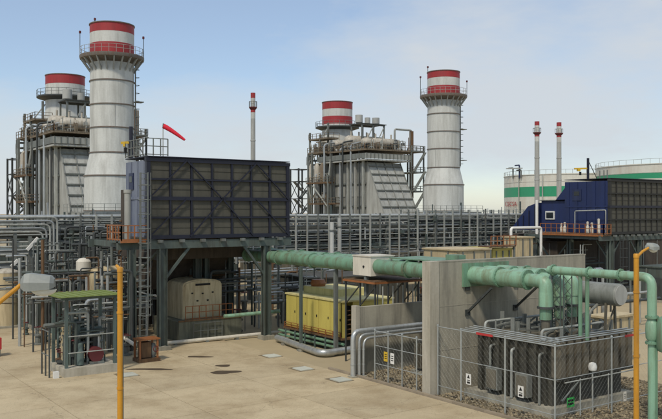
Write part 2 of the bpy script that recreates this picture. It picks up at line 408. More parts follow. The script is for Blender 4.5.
# slim stacks
def slim(px, D, ytop, lab):
    x, y = W(px, D); zt = ZZ(ytop, D); r = .0029 * D
    T = thing('slim_stack', lab, 'stack', (x, y, 0), 'slim grey stacks with red tips')
    add(T, 'shaft', 'stackgrey', lathe([(r * 1.1, 0), (r, zt - 4.5)], 20))
    add(T, 'white_band', 'stackwhite', lathe([(r, zt - 4.5), (r, zt - 3.4)], 20))
    add(T, 'red_band', 'red', lathe([(r * 1.02, zt - 3.4), (r * 1.02, zt - 2.4)], 20))
    add(T, 'white_band', 'stackwhite', lathe([(r, zt - 2.4), (r, zt - .9)], 20))
    add(T, 'red_band', 'red', lathe([(r * 1.02, zt - .9), (r * 1.02, zt), (r * .85, zt), (r * .85, zt - .8)], 20))
    add(T, 'platform', 'maroon', lathe([(r, zt - 3.0), (r * 1.75, zt - 2.6), (r * 1.75, zt - 2.45), (r, zt - 2.45)], 16))
    mb = MB()
    for k in range(10):
        a = 2 * math.pi * k / 10; c, s = r * 1.7 * math.cos(a), r * 1.7 * math.sin(a); mb = mb + beam((c, s, zt - 2.45), (c, s, zt - 1.5), .05)
    mb = mb + tube([(r * 1.7 * math.cos(2 * math.pi * k / 10), r * 1.7 * math.sin(2 * math.pi * k / 10), zt - 1.5) for k in range(11)], .035, 4)
    add(T, 'railing', 'steel', mb)
    for z in (zt * .35, zt * .55, zt * .72): add(T, 'flange', 'stackgrey', lathe([(r, z - .15), (r * 1.14, z - .12), (r * 1.14, z + .12), (r, z + .15)], 20))
slim(253, 140, 93, 'slim grey stack with red and white tip standing alone behind the filter house')
slim(537, 180, 121.5, 'left one of the pair of slim grey stacks in front of the storage tank')
slim(559, 184, 122.5, 'right one of the pair of slim grey stacks in front of the storage tank')

# ================================================================== HEAT RECOVERY BOILERS
def make_hrsg(lab, loc, zpf, lowband):
    T = thing('recovery_boiler', lab, 'boiler', loc, 'heat recovery boilers'); T.scale.z = .981
    xl, xr, yb = -6.9, 1.9, -5.5
    add(T, 'casing', 'casing', box(xl, -19.7, 0, xr, yb, 19.3))
    add(T, 'inlet_duct', 'casing_light', prism([(-19.72, 0), (-27.6, 0), (-27.6, 4.0), (-19.72, 19.3)], 'x', xl, xr))
    # ribs that cross the sloping roof of the inlet duct
    for k in range(9):
        u = (k + .5) / 9; y, z = -19.7 - 7.9 * u, 19.3 - 15.3 * u
        add(T, 'duct_rib', 'steel', box(xl - .05, y - .3, z - .05, xr + .05, y - .05, z + .18))
    for k in range(5):
        x = xl + (xr - xl) * k / 4
        add(T, 'duct_stiffener', 'casing', beam((x, -27.7, 4.0), (x, -19.8, 19.4), .14, .2))
    for k, y in enumerate((-19.2, -16.6, -14.0, -11.4, -8.8, -6.2)):
        add(T, 'column', 'steel_light' if k % 2 == 0 else 'casing_light', box(xl - .75, y - .22, 0, xl - .32, y + .22, 21.0))
    for z in (5, 10.0, 14.8): add(T, 'girt', 'steel', box(xl - .32, -19.6, z, xl - .05, -5.8, z + .3))
    for i in range(4):
        for z in (2, 7.3, 12.2):
            y = -19 + 3.3 * i; add(T, 'casing_panel', 'casing_light', box(xl - .1, y, z, xl - .01, y + 2.6, z + 2.2))
    # top skirt truss and decks
    add(T, 'top_deck', 'casing_light', box(xl - 1.5, -21.4, 19.6, xr + 1.5, -4.2, 19.9))
    add(T, 'top_deck_edge', 'steel_light', box(xl - 1.6, -21.5, 20.0, xr + 1.6, -21.3, 21.1)); add(T, 'top_deck_edge', 'steel', box(xl - 1.6, -21.3, 20.0, xl - 1.4, -4.2, 21.1))
    for k in range(12): add(T, 'edge_rib', 'steel', box(xl - 1.5 + k * 1.0, -21.6, 19.95, xl - 1.35 + k * 1.0, -21.5, 21.15))
    add(T, 'drum_deck', 'deckbrown', box(xl - 1.7, -21.8, 21.7, xr + 4.6, -2.8, 21.95))
    railing(T, [(xl - 1.7, -2.8, 21.95), (xl - 1.7, -21.8, 21.95), (xr + 4.6, -21.8, 21.95)], 1.15, 'deckbrown', .04, 1.6)
    # steam drums lying across the boiler
    for y, z, r, x0, x1 in ((-17.2, 23.7, 1.05, -6.2, 3.8), (-12.0, 24.3, 1.25, -6.6, 3.2), (-7.2, 23.9, 1.0, -6.2, 2.8)):
        d = add(T, 'steam_drum', 'drum', tube([(x0, y, z), (x0 + .25, y, z), (x0 + .8, y, z), (x1 - .8, y, z), (x1 - .25, y, z), (x1, y, z)], [r * .35, r * .75, r, r, r * .75, r * .35], 20))
        for x in (x0 + 2, x1 - 2): add(d, 'saddle', 'steel', box(x - .2, y - r, 21.95, x + .2, y + r, z - r * .5))
        for k in range(4): add(d, 'nozzle', 'drum', cyl((x0 + 1.5 + k * 2.1, y, z), (x0 + 1.5 + k * 2.1, y, z + r + .9), .18, 8))
    # vent frame with silencers
    for x in (-4.2, -1.2, 1.8):
        for y in (-14.6, -11.0): add(T, 'frame_post', 'steel', box(x - .14, y - .14, 21.95, x + .14, y + .14, 27.9))
    for z in (25.0, 27.7):
        for y in (-14.6, -11.0): add(T, 'frame_beam', 'steel', box(-4.4, y - .12, z, 2.0, y + .12, z + .25))
    for x in (-4.2, -1.2): add(T, 'frame_brace', 'steel_light', beam((x, -14.65, 22.2), (x + 3.0, -14.65, 27.6), .16))
    add(T, 'vent_deck', 'steel_dark', box(-4.6, -15.0, 27.95, 2.2, -10.6, 28.1))
    for x, r, h in ((-3.6, .8, 1.9), (-1.3, .6, 1.5), (1.0, .8, 1.6)):
        add(T, 'vent_silencer', 'stackgrey', lathe([(r * .5, 28.1), (r, 28.4), (r, 28.1 + h), (r * .7, 28.1 + h), (r * .7, 28.5)], 16, (x, -12.8)))
    add(T, 'vent_pipe', 'steel_light', tube([(1.6, -18.4, 22), (1.6, -18.4, 26.8), (6.3, -18.4, 26.8), (6.3, -18.4, 21.5)], .22, 8, .5))
    add(T, 'frame_post', 'rust', box(5.6, -19.4, 12, 6.0, -19.0, 26.5)); add(T, 'frame_post', 'deckbrown', box(6.9, -17.4, 6, 7.2, -17.0, 26.8))
    # banded short stack
    add(T, 'stack_base', 'stackwhite', lathe([(4.1, 17), (4.1, 24.5), (3.5, 27.6), (3.45, 29.2)], 36))
    add(T, 'lower_band', lowband, lathe([(3.47, 29.2), (3.47, 31.0)], 40)); add(T, 'white_band', 'stackwhite', lathe([(3.45, 31.0), (3.45, 32.7)], 40))
    add(T, 'red_band', 'red', lathe([(3.47, 32.7), (3.47, 34.3)], 40)); add(T, 'rim', 'ring', lathe([(3.47, 34.3), (3.57, 34.32), (3.57, 34.45), (3.2, 34.45), (3.2, 33)], 40))
    add(T, 'stack_platform', 'steel_dark', lathe([(3.46, zpf - .5), (5.0, zpf), (5.0, zpf + .25), (3.48, zpf + .25)], 30))
    mb = MB()
    for k in range(24):
        a = 2 * math.pi * k / 24; c, s = 4.95 * math.cos(a), 4.95 * math.sin(a); mb = mb + beam((c, s, zpf + .2), (c, s, zpf + 1.4), .06)
    for z in (zpf + 1.4, zpf + .8): mb = mb + tube([(4.95 * math.cos(2 * math.pi * k / 24), 4.95 * math.sin(2 * math.pi * k / 24), z) for k in range(25)], .04, 4)
    add(T, 'railing', 'steel', mb)
    add(T, 'stack_duct', 'casing', box(-4, -5.5, 0, 4, 3.5, 19.0))
    # left-hand service decks and posts
    for z, x0, y0, x1, y1 in ((15.2, -9.3, -9.5, -7.7, -1), (21.9, -8.9, -8.5, -7.7, -1), (25.2, -7.2, -6.5, -4.2, 1.0), (10.6, -9.2, -12, -7.7, -2)):
        add(T, 'service_deck', 'rust' if z < 20 else 'deckbrown', box(x0, y0, z, x1, y1, z + .25))
        railing(T, [(x1, y0, z + .25), (x0, y0, z + .25), (x0, y1, z + .25)], 1.15, 'deckbrown', .045, 1.4)
    for x, y, z1 in ((-9.2, -9.3, 17), (-9.0, -3, 22), (-7.0, -3.2, 26.4), (-8.8, -1.2, 22), (-7.0, .8, 27), (-5, -3.4, 29), (-8.4, -9.2, 24)):
        add(T, 'service_post', 'steel', box(x - .18, y - .18, 0, x + .18, y + .18, z1))
    for a, b in (((-9.2, -9.3, 10), (-9.0, -3, 15)), ((-9.0, -3, 10), (-8.8, -1.2, 15)), ((-9.2, -9.3, 15), (-8.4, -9.2, 21)), ((-7.0, -3.2, 16), (-7.0, .8, 25)), ((-7.0, -3.2, 25), (-4.5, -3.2, 28.5))):
        add(T, 'service_brace', 'steel_light', beam(a, b, .2))
    for k, (x, y, r) in enumerate(((-8.6, -6.5, .6), (-8.5, -2.0, .5), (-8.3, -4, .7))):
        add(T, 'service_vessel', 'drum' if k else 'deckbrown', lathe([(.1, 15.4), (r, 15.6), (r, 19.2), (r * .4, 19.8)], 12, (x, y)))
    for k in range(7):
        x, y = -7.9 - .5 * (k % 3), -18.5 + k * 2.2
        add(T, 'downcomer', 'lag' if k % 2 else 'steel_dark', tube([(x, y, 1), (x, y, 22.5 + (k % 3) * .6), (x + 2.6, y, 23.4 + (k % 3) * .4)], .17 + .05 * (k % 2), 8, .6))
    for k in range(6):
        y = -5.2 + k * .9; z = 16.5 + (k * 37 % 9)
        add(T, 'crossover_pipe', 'lag' if k % 2 else 'steel', tube([(-8.8, y, z - 2), (-8.8, y, z), (-6.6, y, z), (-6.6, y, z + 3)], .2, 8, .5))
    # stair tower of open lattice
    px0, px1, py0, py1 = -8.6, -5.4, 3.0, 6.4
    tw = []
    for x in (px0, px1):
        for y in (py0, py1): add(T, 'tower_leg', 'steel_dark', box(x - .15, y - .15, 0, x + .15, y + .15, 19.0))
    for z in (4, 8.0, 12, 16, 18.8):
        for a, b in (((px0, py0), (px1, py0)), ((px0, py1), (px1, py1)), ((px0, py0), (px0, py1)), ((px1, py0), (px1, py1))):
            add(T, 'tower_beam', 'steel_dark', beam((*a, z), (*b, z), .18))
    for i, z in enumerate((4, 8, 12)):
        add(T, 'tower_brace', 'steel_dark', beam((px0, py0, z), (px1, py0, z + 4), .13)); add(T, 'tower_brace', 'steel_dark', beam((px1, py0, z), (px0, py0, z + 4), .13))
        add(T, 'tower_brace', 'steel_dark', beam((px0, py0, z), (px0, py1, z + 4), .13)); add(T, 'tower_brace', 'steel_dark', beam((px0, py1, z), (px0, py0, z + 4), .13))
        add(T, 'stair_flight', 'steel', beam((px0 + .6, py0 + .6, z), (px1 - .6, py0 + .6, z + 2), .8, .25)); add(T, 'stair_flight', 'steel', beam((px1 - .6, py1 - .6, z + 2), (px0 + .6, py1 - .6, z + 4), .8, .25))
    # right-hand stairs and decks on the inlet side
    for z in (22.0, 17.5, 13.4):
        add(T, 'side_deck', 'steel', box(xr + 1.2, -22, z - .2, xr + 5.0, -16.5, z)); railing(T, [(xr + 1.2, -22, z), (xr + 5.0, -22, z), (xr + 5.0, -16.5, z)], 1.1, 'steel', .04, 1.3)
    for x, y in ((xr + 1.4, -21.8), (xr + 4.8, -21.8), (xr + 4.8, -16.7)): add(T, 'side_post', 'steel', box(x - .13, y - .13, 0, x + .13, y + .13, 23))
    for z in (9.3, 13.4, 17.5): add(T, 'side_stair', 'steel', beam((xr + 1.6, -22.3, z), (xr + 4.8, -22.3, z + 4.2), .7, .2))
    q = random.Random(17)
    for mm in ('steel_light', 'deckbrown', 'steel_dark'):
        mb = MB()
        for _ in range(70):
            top = q.random() < .6
            if top: x, y, z = q.uniform(-8.2, 5.5), q.uniform(-21.4, -4), 21.95
            else: x, y, z = q.uniform(-8.9, -7.8), q.uniform(-8.2, -2.2), q.choice((10.85, 15.45, 22.15))
            a = q.random(); l = q.uniform(.6, 2.4); w = q.uniform(.07, .18)
            mb = mb + beam((x, y, z), (x, y, z + l), w)                       # stands on its deck
            if a < .35: mb = mb + beam((x, y, z + l), (x + (q.uniform(.4, 1.6) if top else .5), y, z + l), w)
            elif a < .6: mb = mb + beam((x, y, z + l), (x, y + q.uniform(.4, 1.6), z + l), w)
            elif a < .8: mb = mb + cbox(x, y, z + l * .6, w * 3.5, w * 3, w * 4)
        add(T, 'deck_fittings', mm, mb, kind='stuff')
    # small roof pieces
    for k in range(10):
        x, y = -8.0 + 1.35 * k, -20.4 + (k * 53 % 7) * .5
        add(T, 'valve_post', 'steel_light' if k % 3 else 'rust', cyl((x, y, 21.9), (x, y, 23.2 + (k * 31 % 5) * .45), .1, 6))
    return T
make_hrsg('grey heat recovery boiler with banded short stack, behind the left bypass stack', (45.8, 148.3, 0), 30.2, 'stackwhite')
make_hrsg('grey heat recovery boiler with banded short stack, left of the farther bypass stack', (107.5, 148.0, 0), 28.4, 'red')

# ================================================================== STORAGE TANKS
def tank(px, D, r, ztop, lab, band, rz=0):
    x, y = W(px, D); T = thing('storage_tank', lab, 'tank', (x, y, 0), 'white storage tanks'); n = 96
    add(T, 'shell', 'tankwhite', lathe([(r, 0), (r, band[0])], n)); add(T, 'green_band', 'tankgreen', lathe([(r + .01, band[0]), (r + .01, band[1])], n))
    add(T, 'shell', 'tankwhite', lathe([(r, band[1]), (r, ztop)], n)); add(T, 'roof', 'tankwhite', lathe([(r + .15, ztop), (r + .15, ztop + .2), (.05, ztop + r * .06)], n))
    mb = MB()
    for k in range(72):
        a = 2 * math.pi * k / 72; c, s = r * math.cos(a), r * math.sin(a); mb = mb + beam((c, s, ztop + .2), (c, s, ztop + 1.3), .06)
    mb = mb + tube([(r * math.cos(2 * math.pi * k / 72), r * math.sin(2 * math.pi * k / 72), ztop + 1.3) for k in range(73)], .04, 4)
    add(T, 'railing', 'steel_light', mb)
    for z in (ztop * .25, ztop * .5, ztop * .9): add(T, 'shell_seam', 'stackgrey', lathe([(r, z - .06), (r + .06, z), (r, z + .06)], n))
    return T, x, y
D1 = 230.0; t1, tx, ty = tank(576, D1, 20.2, ZZ(177, D1), 'white storage tank with green band left of the blue filter house', (ZZ(197.5, D1), ZZ(188, D1)))
t2, _, _ = tank(700, 205, 25.5, ZZ(168, 205), 'larger white storage tank rising behind the blue filter house', (ZZ(181, 205), ZZ(175.5, 205)))
def on_tank(px, r=20.2):                     # outward angle on the first tank for a picture column
    best = None
    for k in range(3600):
        a = 2 * math.pi * k / 3600; x, y = tx + r * math.cos(a), ty + r * math.sin(a)
        if (x - 0) * math.cos(a) + y * math.sin(a) > 0: continue
        L = x * S_ - y * C_; d = DD(x, y); q = abs(331 + FPX * L / d - px)
        if best is None or q < best[0]: best = (q, a, d)
    return best[1], best[2]
a0, d0 = on_tank(511.5)
tc = bpy.data.curves.new('tank_lettering', 'FONT'); tc.body = 'CECSA'; tc.size = 1.9; tc.align_x = 'CENTER'; tc.extrude = .02
tmp = bpy.data.objects.new('lettering_source', tc); col.objects.link(tmp); bpy.context.view_layer.update()
tme = bpy.data.meshes.new_from_object(tmp.evaluated_get(bpy.context.evaluated_depsgraph_get())); bpy.data.objects.remove(tmp)
tme.materials.clear(); tme.materials.append(MATS['red']); to = bpy.data.objects.new('tank_lettering', tme); col.objects.link(to); to.parent = t1; to['kind'] = 'stuff'
to.location = (20.45 * math.cos(a0), 20.45 * math.sin(a0), ZZ(206.3, d0)); to.rotation_euler = (R(90), 0, a0 + R(90)); to.scale = (1.25, 1, 1)
for px in (519.5, 543):
    a, d = on_tank(px); c, s = math.cos(a), math.sin(a)
    add(t1, 'shell_pipe', 'steel_light', cyl((20.45 * c, 20.45 * s, 0), (20.45 * c, 20.45 * s, ZZ(178, D1)), .16, 8))
a, d = on_tank(517); c, s = math.cos(a), math.sin(a); zt = ZZ(176, D1)
for k, (du, h) in enumerate(((-1.6, 2.0), (1.4, 2.6), (2.2, 1.2))):
    add(t1, 'foam_pipe', 'navy' if k == 1 else 'steel', tube([(20.4 * c - s * du, 20.4 * s + c * du, zt - 1), (20.4 * c - s * du, 20.4 * s + c * du, zt + h), (20.4 * c - s * (du - 2), 20.4 * s + c * (du - 2), zt + h)], .22, 6, .3))
add(t1, 'stair_landing', 'steel_light', beam((20.6 * c + s * 4, 20.6 * s - c * 4, zt + 1.9), (20.6 * c - s * 2.5, 20.6 * s + c * 2.5, zt + 1.7), 1.0, .25))

# ================================================================== AIR INTAKE FILTER HOUSES
def filter_house(name, lab, x0, y0, z0, z1, w, dep, sidemat, ncol, diag=True, fm='navy_frame', mid='navy_frame'):
    T = thing(name, lab, 'filter house', (x0, y0, 0), 'air intake filter houses')
    H = z1 - z0
    add(T, 'body', 'navy_frame', box(.1, .16, z0 + .1, w - .1, dep, z1 - .08))
    # left side of vertical sheets
    ns = max(4, round(dep / .55))
    for k in range(ns):
        a, b = dep * k / ns, dep * (k + 1) / ns
        add(T, 'side_sheet', sidemat, box(-.03 - .035 * (k % 2), a + .01, z0, .1, b - .01, z1 - .05))
    add(T, 'side_rail', sidemat, box(-.1, 0, z0 + H * .49, -.03, dep, z0 + H * .52))
    d = add(T, 'door', 'navy', box(-.1, dep * .62, z0 + H * .62, -.02, dep * .82, z0 + H * .84)); add(d, 'door_pane', 'glass', box(-.12, dep * .66, z0 + H * .72, -.1, dep * .78, z0 + H * .8))
    add(T, 'right_side', sidemat, box(w - .1, .02, z0, w + .02, dep, z1 - .05))
    rows = 4
    for i in range(ncol):
        for j in range(rows):
            cw, ch = w / ncol, H / rows
            add(T, 'filter_panel', 'screen', box(i * cw + .07, .0, z0 + j * ch + .07, (i + 1) * cw - .07, .15, z0 + (j + 1) * ch - .07))
            add(T, 'panel_fold', 'screen', box(i * cw + .1, -.03, z0 + (j + .5) * ch - .03, (i + 1) * cw - .1, .0, z0 + (j + .5) * ch))
    for i in range(ncol + 1):
        x = i * w / ncol; e = .13 if i in (0, ncol) else .06
        add(T, 'upright', fm, box(x - e, -.1, z0, x + e, .17, z1))
    for j in range(rows + 1):
        z = z0 + j * H / rows; e = .12 if j in (0, 2, 4) else .055; m = mid if j == 2 else fm
        add(T, 'crossbar', m, box(-.17, -.13, z - e, w + .17, .18, z + e))
    q = w / 4
    zz = lambda f: z0 + H * f
    if diag:
      for a, b in (((.0, .5), (1, 1)), ((1, 1), (2, .5)), ((2, .5), (3, 1)), ((3, 1), (4, .5)), ((0, 0), (1, .5)), ((1.1, 0), (2, .5)), ((2, .5), (2.9, 0)), ((3, .5), (4, 0))):
          add(T, 'diagonal', 'navy_frame', beam((a[0] * q, -.17, zz(a[1])), (b[0] * q, -.17, zz(b[1])), .07, .08))
    add(T, 'roof', 'navy_frame', box(-.06, -.2, z1 + .16, w + .1, dep + .04, z1 + .22))
    # screen ledge at the foot
    for i in range(ncol): add(T, 'ledge_bracket', 'steel', box((i + .5) * w / ncol - .15, -.35, z0 - .35, (i + .5) * w / ncol + .15, -.1, z0 - .17))
    return T
FX, FY = 20.15, 48.27
f1 = filter_house('intake_filter_house', 'large air intake filter house of grey screens in a navy frame, raised on grey columns', FX, FY, 7.32, 12.3, 10.5, 3.7, 'blue_side', 7)
def supports(T, x0, x1, y0, y1, zt, cols, mcol='steel_green'):
    for y in (y0, y1): add(T, 'girder', mcol, hbeam((x0, y, zt - .28), (x1, y, zt - .28), .52, .06) if False else box(x0, y - .14, zt - .55, x1, y + .14, zt - .02))
    n = 8
    for k in range(n): 
        x = x0 + .4 + (x1 - x0 - .8) * k / (n - 1); add(T, 'joist', mcol, box(x - .09, y0 + .15, zt - .42, x + .09, y1 - .15, zt - .06))
    for x, y, w in cols:
        add(T, 'column', mcol, box(x - w / 2, y - .04, .3, x + w / 2, y + .04, zt - .56) + box(x - w / 2, y - w / 2, .3, x - w / 2 + .05, y + w / 2, zt - .56) + box(x + w / 2 - .05, y - w / 2, .3, x + w / 2, y + w / 2, zt - .56))
        add(T, 'column_base', 'concrete', cbox(x, y, 0, w + .35, w + .35, .3))
cols1 = [(1.0, .1, .52), (8.8, .1, .52), (1.0, 5.4, .45), (8.8, 5.4, .45), (-1.2, -.3, .42), (5.6, 4.4, .45), (6.3, 4.4, .35)]
supports(f1, -2.0, 10.8, .1, 5.4, 7.12, cols1)
for a, b in (((2.9, .1, 6.6), (1.2, .1, 4.6)), ((7.0, .1, 6.6), (8.6, .1, 4.6)), ((1.0, 5.4, 4.2), (1.0, .2, 6.6))): add(f1, 'knee_brace', 'steel_green', beam(a, b, .16))
# left landing with orange rail
add(f1, 'landing', 'steel_green', box(-2.0, -.6, 7.0, -.25, 1.8, 7.12))
add(f1, 'landing_fascia', 'orange', box(-2.05, -.66, 7.02, -.4, -.6, 7.2))
railing(f1, [(-2.0, 1.8, 7.14), (-2.0, -.63, 7.14), (-.3, -.63, 7.14)], .95, 'orange', .035, .45)
add(f1, 'vent_pipe', 'stackgrey', lathe([(.2, 7.0), (.2, 10.1), (.25, 10.15), (.25, 10.35), (.15, 10.35), (.15, 10)], 14, (-1.2, .4)))
ladder(f1, -.6, -.75, .2, 11.4, 'steel', 'x', .5)
railing(f1, [(-.1, 3.6, 12.56), (-.1, .1, 12.56), (1.4, .1, 12.56)], 1.1, 'steel', .03, .5)
# intake duct running back and down to the turbine
add(f1, 'intake_duct', 'brown_duct', box(2.2, 3.75, 5.6, 9.2, 10.5, 10.6))
add(f1, 'intake_elbow', 'brown_duct', prism([(5.2, 5.6), (10.5, 5.6), (10.5, 3.3), (6.6, 3.3)], 'x', 2.6, 8.6))
for z in (6.0, 7.0, 8.2): add(f1, 'duct_rib', 'rust', box(2.1, 10.3, z, 9.3, 10.6, z + .1))
# davit mast on the roof, dark with a small yellow hoist
def davit(x, y, z, lab, sgn=1.0):
    T = thing('davit_hoist', lab, 'hoist', (x, y, z), 'roof davit hoists')
    add(T, 'mast', 'navy_frame', cyl((0, 0, 0), (0, 0, 2.1), .13, 10))
    add(T, 'stay', 'steel_dark', beam((0, 0, 1.9), (.75, -.5, .05), .06))
    add(T, 'arm', 'signyellow', beam((0, 0, 1.05), (-1.3 * sgn, .7 * sgn, 1.0), .1, .16))
    add(T, 'hoist', 'signyellow', beam((-.75 * sgn, .42 * sgn, .9), (-1.0 * sgn, .55 * sgn, .9), .3, .28))
    add(T, 'hook_block', 'black', cbox(-.72 * sgn, .4 * sgn, .35, .16, .16, .35))
davit(FX + .05, FY + 3.0, 12.54, 'dark davit mast with yellow hoist on the left filter house roof', .45)
# windsock
wx, wy = X(163, FY + .4), FY + .4
ws = thing('windsock', 'red windsock flying from a thin pole on the left filter house roof', 'windsock', (wx, wy, 12.54))
add(ws, 'pole', 'steel_light', cyl((0, 0, 0), (0, 0, 2.12), .03, 8))
rt = Vector((S_, -C_, 0))
sp = [Vector((0, 0, 2.0)) + rt * t + Vector((0, 0, -.62 * t ** 1.15)) for t in (.03, .2, .45, .7, .95, 1.2, 1.42)]
add(ws, 'sock', 'sockred', tube(sp, [.16, .165, .15, .135, .12, .1, .075], 14, caps=False)); add(ws, 'sock_ring', 'steel', tube([Vector((0, 0, 2.0)) + rt * .0, Vector((0, 0, 2.0)) + rt * .04], .17, 14))

# --- second filter house, blue, on the right
B2X, B2Y, B2Z0, B2Z1 = 68.34, 48.27, 6.8, 12.05
f2 = filter_house('intake_filter_house', 'navy blue filter house with dark screens at the right edge', B2X, B2Y, B2Z0, B2Z1, 12.0, 5.4, 'navy_blue', 12, False, 'screen_frame', 'navy_frame')
supports(f2, -1.5, 12.5, .1, 9.5, 6.6, [(.3, .2, .5), (5, .2, .5), (11, .2, .5), (.3, 5, .5), (.3, 9.4, .5), (5, 9.4, .5)])
add(f2, 'plenum', 'navy_blue', box(.6, 5.4, 6.8, 11, 9.0, 10.1)); add(f2, 'plenum_roof', 'steel', box(.4, 5.42, 10.1, 11.2, 9.1, 10.2))
add(f2, 'duct_wedge', 'navy_blue', prism([(9.6, 6.9), (9.6, 9.9), (10.9, 9.5), (13.4, 6.9)], 'x', .6, 9))
for k in range(4): add(f2, 'wedge_rib', 'navy_frame', beam((.55, 9.9 + k * .8, 6.95), (.55, 9.9 + k * .8, 9.6 - k * .55), .08))
add(f2, 'white_post', 'white', tube([(.2, 9.3, 6.3), (.2, 9.3, 10.2)], .16, 8))
add(f2, 'window_frame', 'white', box(.5, 7.2, 8.1, .62, 8.4, 9.0)); add(f2, 'window_pane', 'glass', box(.46, 7.35, 8.25, .5, 8.25, 8.85))
add(f2, 'step_hood', 'navy_blue', prism([(5.4, 10.1), (5.4, 11.8), (7.0, 10.1)], 'x', .4, 10.5))
add(f2, 'landing', 'rust', box(-1.4, -.2, 6.55, -.1, 7.5, 6.7)); add(f2, 'landing_fascia', 'orange', box(-1.46, -.2, 6.5, -1.4, 7.5, 6.68))
railing(f2, [(-1.4, 7.5, 6.7), (-1.4, -.25, 6.7), (-.2, -.25, 6.7)], 1.0, 'orange', .03, .7)
for y, h in ((.8, 1.5), (1.6, 1.1), (2.1, 1.2), (4.9, 1.1), (5.3, 1.0)):
    t = add(f2, 'pulse_valve', 'boxwhite', lathe([(.05, 6.7), (.16, 6.75), (.17, 6.7 + h * .6), (.1, 6.7 + h * .7), (.13, 6.7 + h), (.03, 6.75 + h)], 10, (-.7, y)))
add(f2, 'pipe_loop', 'steel_light', tube([(-.75, 3.6, 6.7), (-.75, 3.6, 9.0), (-.75, -.05, 9.1), (-.75, -.05, 6.7)], .05, 6, .15))
for k, y in enumerate((.6, 1.2, 1.9)): add(f2, 'roof_stub', 'steel', cyl((.4 + k * .3, y, 12.2), (.4 + k * .3, y, 13.1), .06, 6))
ladder(f2, 1.2, -.5, .3, 6.6, 'steel_dark', 'x', .5)
for a, b in (((1.8, .2, 6), (.5, .2, 4.4)), ((.3, 1.8, 6), (.3, .4, 4.2)), ((3.6, .2, 6), (4.9, .2, 4.4)), ((.3, 5, 1), (.3, 9.4, 6)), ((.3, 9.4, 1), (.3, 5, 6)), ((5, 9.4, 1), (11, 9.4, 6)), ((11, 9.4, 1), (5, 9.4, 6))): add(f2, 'knee_brace', 'steel_green', beam(a, b, .14))
add(f2, 'intake_duct', 'brown_duct', box(2.2, 9.1, 3.2, 9, 16, 6.4))
dx, dy = W(588, DD(B2X + .6, B2Y + 3.2)); davit(B2X + .5, Yv(588, B2X + .5), 12.3, 'dark davit mast with yellow hoist on the blue filter house roof')
# white inverted-U pipe left of the blue house
ux, uy = X(511, 55.0), 55.0
T = thing('looped_pipe', 'white inverted-U pipe standing left of the blue filter house', 'pipe', (ux, uy, 0))
ZU = ZZ(228, DD(ux, uy))
add(T, 'pipe', 'white', tube([(0, 0, 0), (0, 0, ZU), (X(541, 55) - ux, 0, ZU), (X(541, 55) - ux, 0, 0)], .14, 10, .3))

# ================================================================== PIPE RACK
PR = thing('pipe_rack', 'long grey steel pipe rack crossing the plant behind the filter houses', 'pipe rack', (0, 66, 0))
rg = random.Random(11)
XL, XR = 8.0, 80.0
for i, x in enumerate([12.5 + 7.0 * k for k in range(10)]):
    for y in (0, 5.0): add(PR, 'column', 'steel', box(x - .17, y - .17, 0, x + .17, y + .17, 8.55))
    for z in (4.3, 6.5, 8.3): add(PR, 'transom', 'steel', box(x - .12, -.4, z - .15, x + .12, 5.4, z + .15))
x = 21.5; k = 0
while x < XR:
    zt = 8.7 if x < 57 else 9.15
    add(PR, 'post', 'steel_light' if k % 3 else 'steel', box(x - .07, -.52, 4.1, x + .07, -.38, zt + (.12 if k % 4 == 0 else 0)), key=None)
    if k % 2 == 0: add(PR, 'post', 'steel', box(x - .06, 2.3, 4.1, x + .06, 2.42, zt))
    x += 1.32; k += 1
for x0, x1, zs in ((21, 57.2, (4.25, 4.8, 5.3, 6.1, 6.6, 7.1, 7.85, 8.2, 8.55)), (57.4, XR, (4.9, 5.4, 6.0, 6.6, 7.1, 8.1, 8.6, 9.0))):
    for z in zs: add(PR, 'rail', 'steel_light', box(x0, -.36, z - .04, x1, -.28, z + .04))
for k in range(44):
    y = rg.uniform(-.1, 5.0); z = rg.choice((4.6, 5.5, 6.4, 6.8, 7.3, 8.0, 8.5)) + rg.uniform(-.15, .15); r = rg.choice((.07, .09, .12, .16, .2))
    x0 = XL if rg.random() < .55 else rg.uniform(20, 40); x1 = XR if rg.random() < .6 else rg.uniform(45, 75)
    add(PR, 'pipe', rg.choice(('steel', 'steel_dark', 'lag', 'steel_green', 'steel', 'steel_light')), cyl((x0, y, z), (x1, y, z), r, 8))
for z in (4.45, 5.75, 7.45): add(PR, 'cable_tray', 'steel_dark', box(20.5, 3.2, z, XR, 4.4, z + .12)); add(PR, 'cable_tray', 'steel_dark', box(20.5, .6, z + .35, XR, 1.5, z + .47))
# bent risers that come along the left end and turn down to the ground
for k in range(5):
    xb = X(43 + 3.6 * k, 65.3); z = 7.35 + .29 * k
    t = add(PR, 'riser', 'lag' if k % 2 else 'steel_light', tube([(XL - 2, -.7, z), (xb, -.7, z), (xb, -.7, .2)], .08, 10, .55))
    add(t, 'riser_foot', 'white', lathe([(.11, .25), (.11, 1.55)], 10, (xb, -.7)))
add(PR, 'riser_plinth', 'concrete', box(X(42, 65.3) - .5, -1.1, 0, X(58, 65.3) + .5, -.3, .25))
for px, z0, z1 in ((15, 0, 8.6), (30, 0, 7.0)): x = X(px, 65.4); add(PR, 'column', 'steel', box(x - .12, -.7, z0, x + .12, -.5, z1))
for z in (6.55, 6.2, 5.6, 5.0): add(PR, 'pipe', 'steel_light', cyl((XL - 2, -.5, z), (X(50, 65.4), -.5, z), .08, 8))
for px0, py0, px1, py1 in ((27, 250, 38, 238), (11, 267, 18, 260)):
    D = DD(X(px0, 65.1), 65.1); add(PR, 'lamp_tube', 'white', beam((X(px0, 65.1), -.9, ZZ(py0, D)), (X(px1, 65.1), -.9, ZZ(py1, D)), .22))
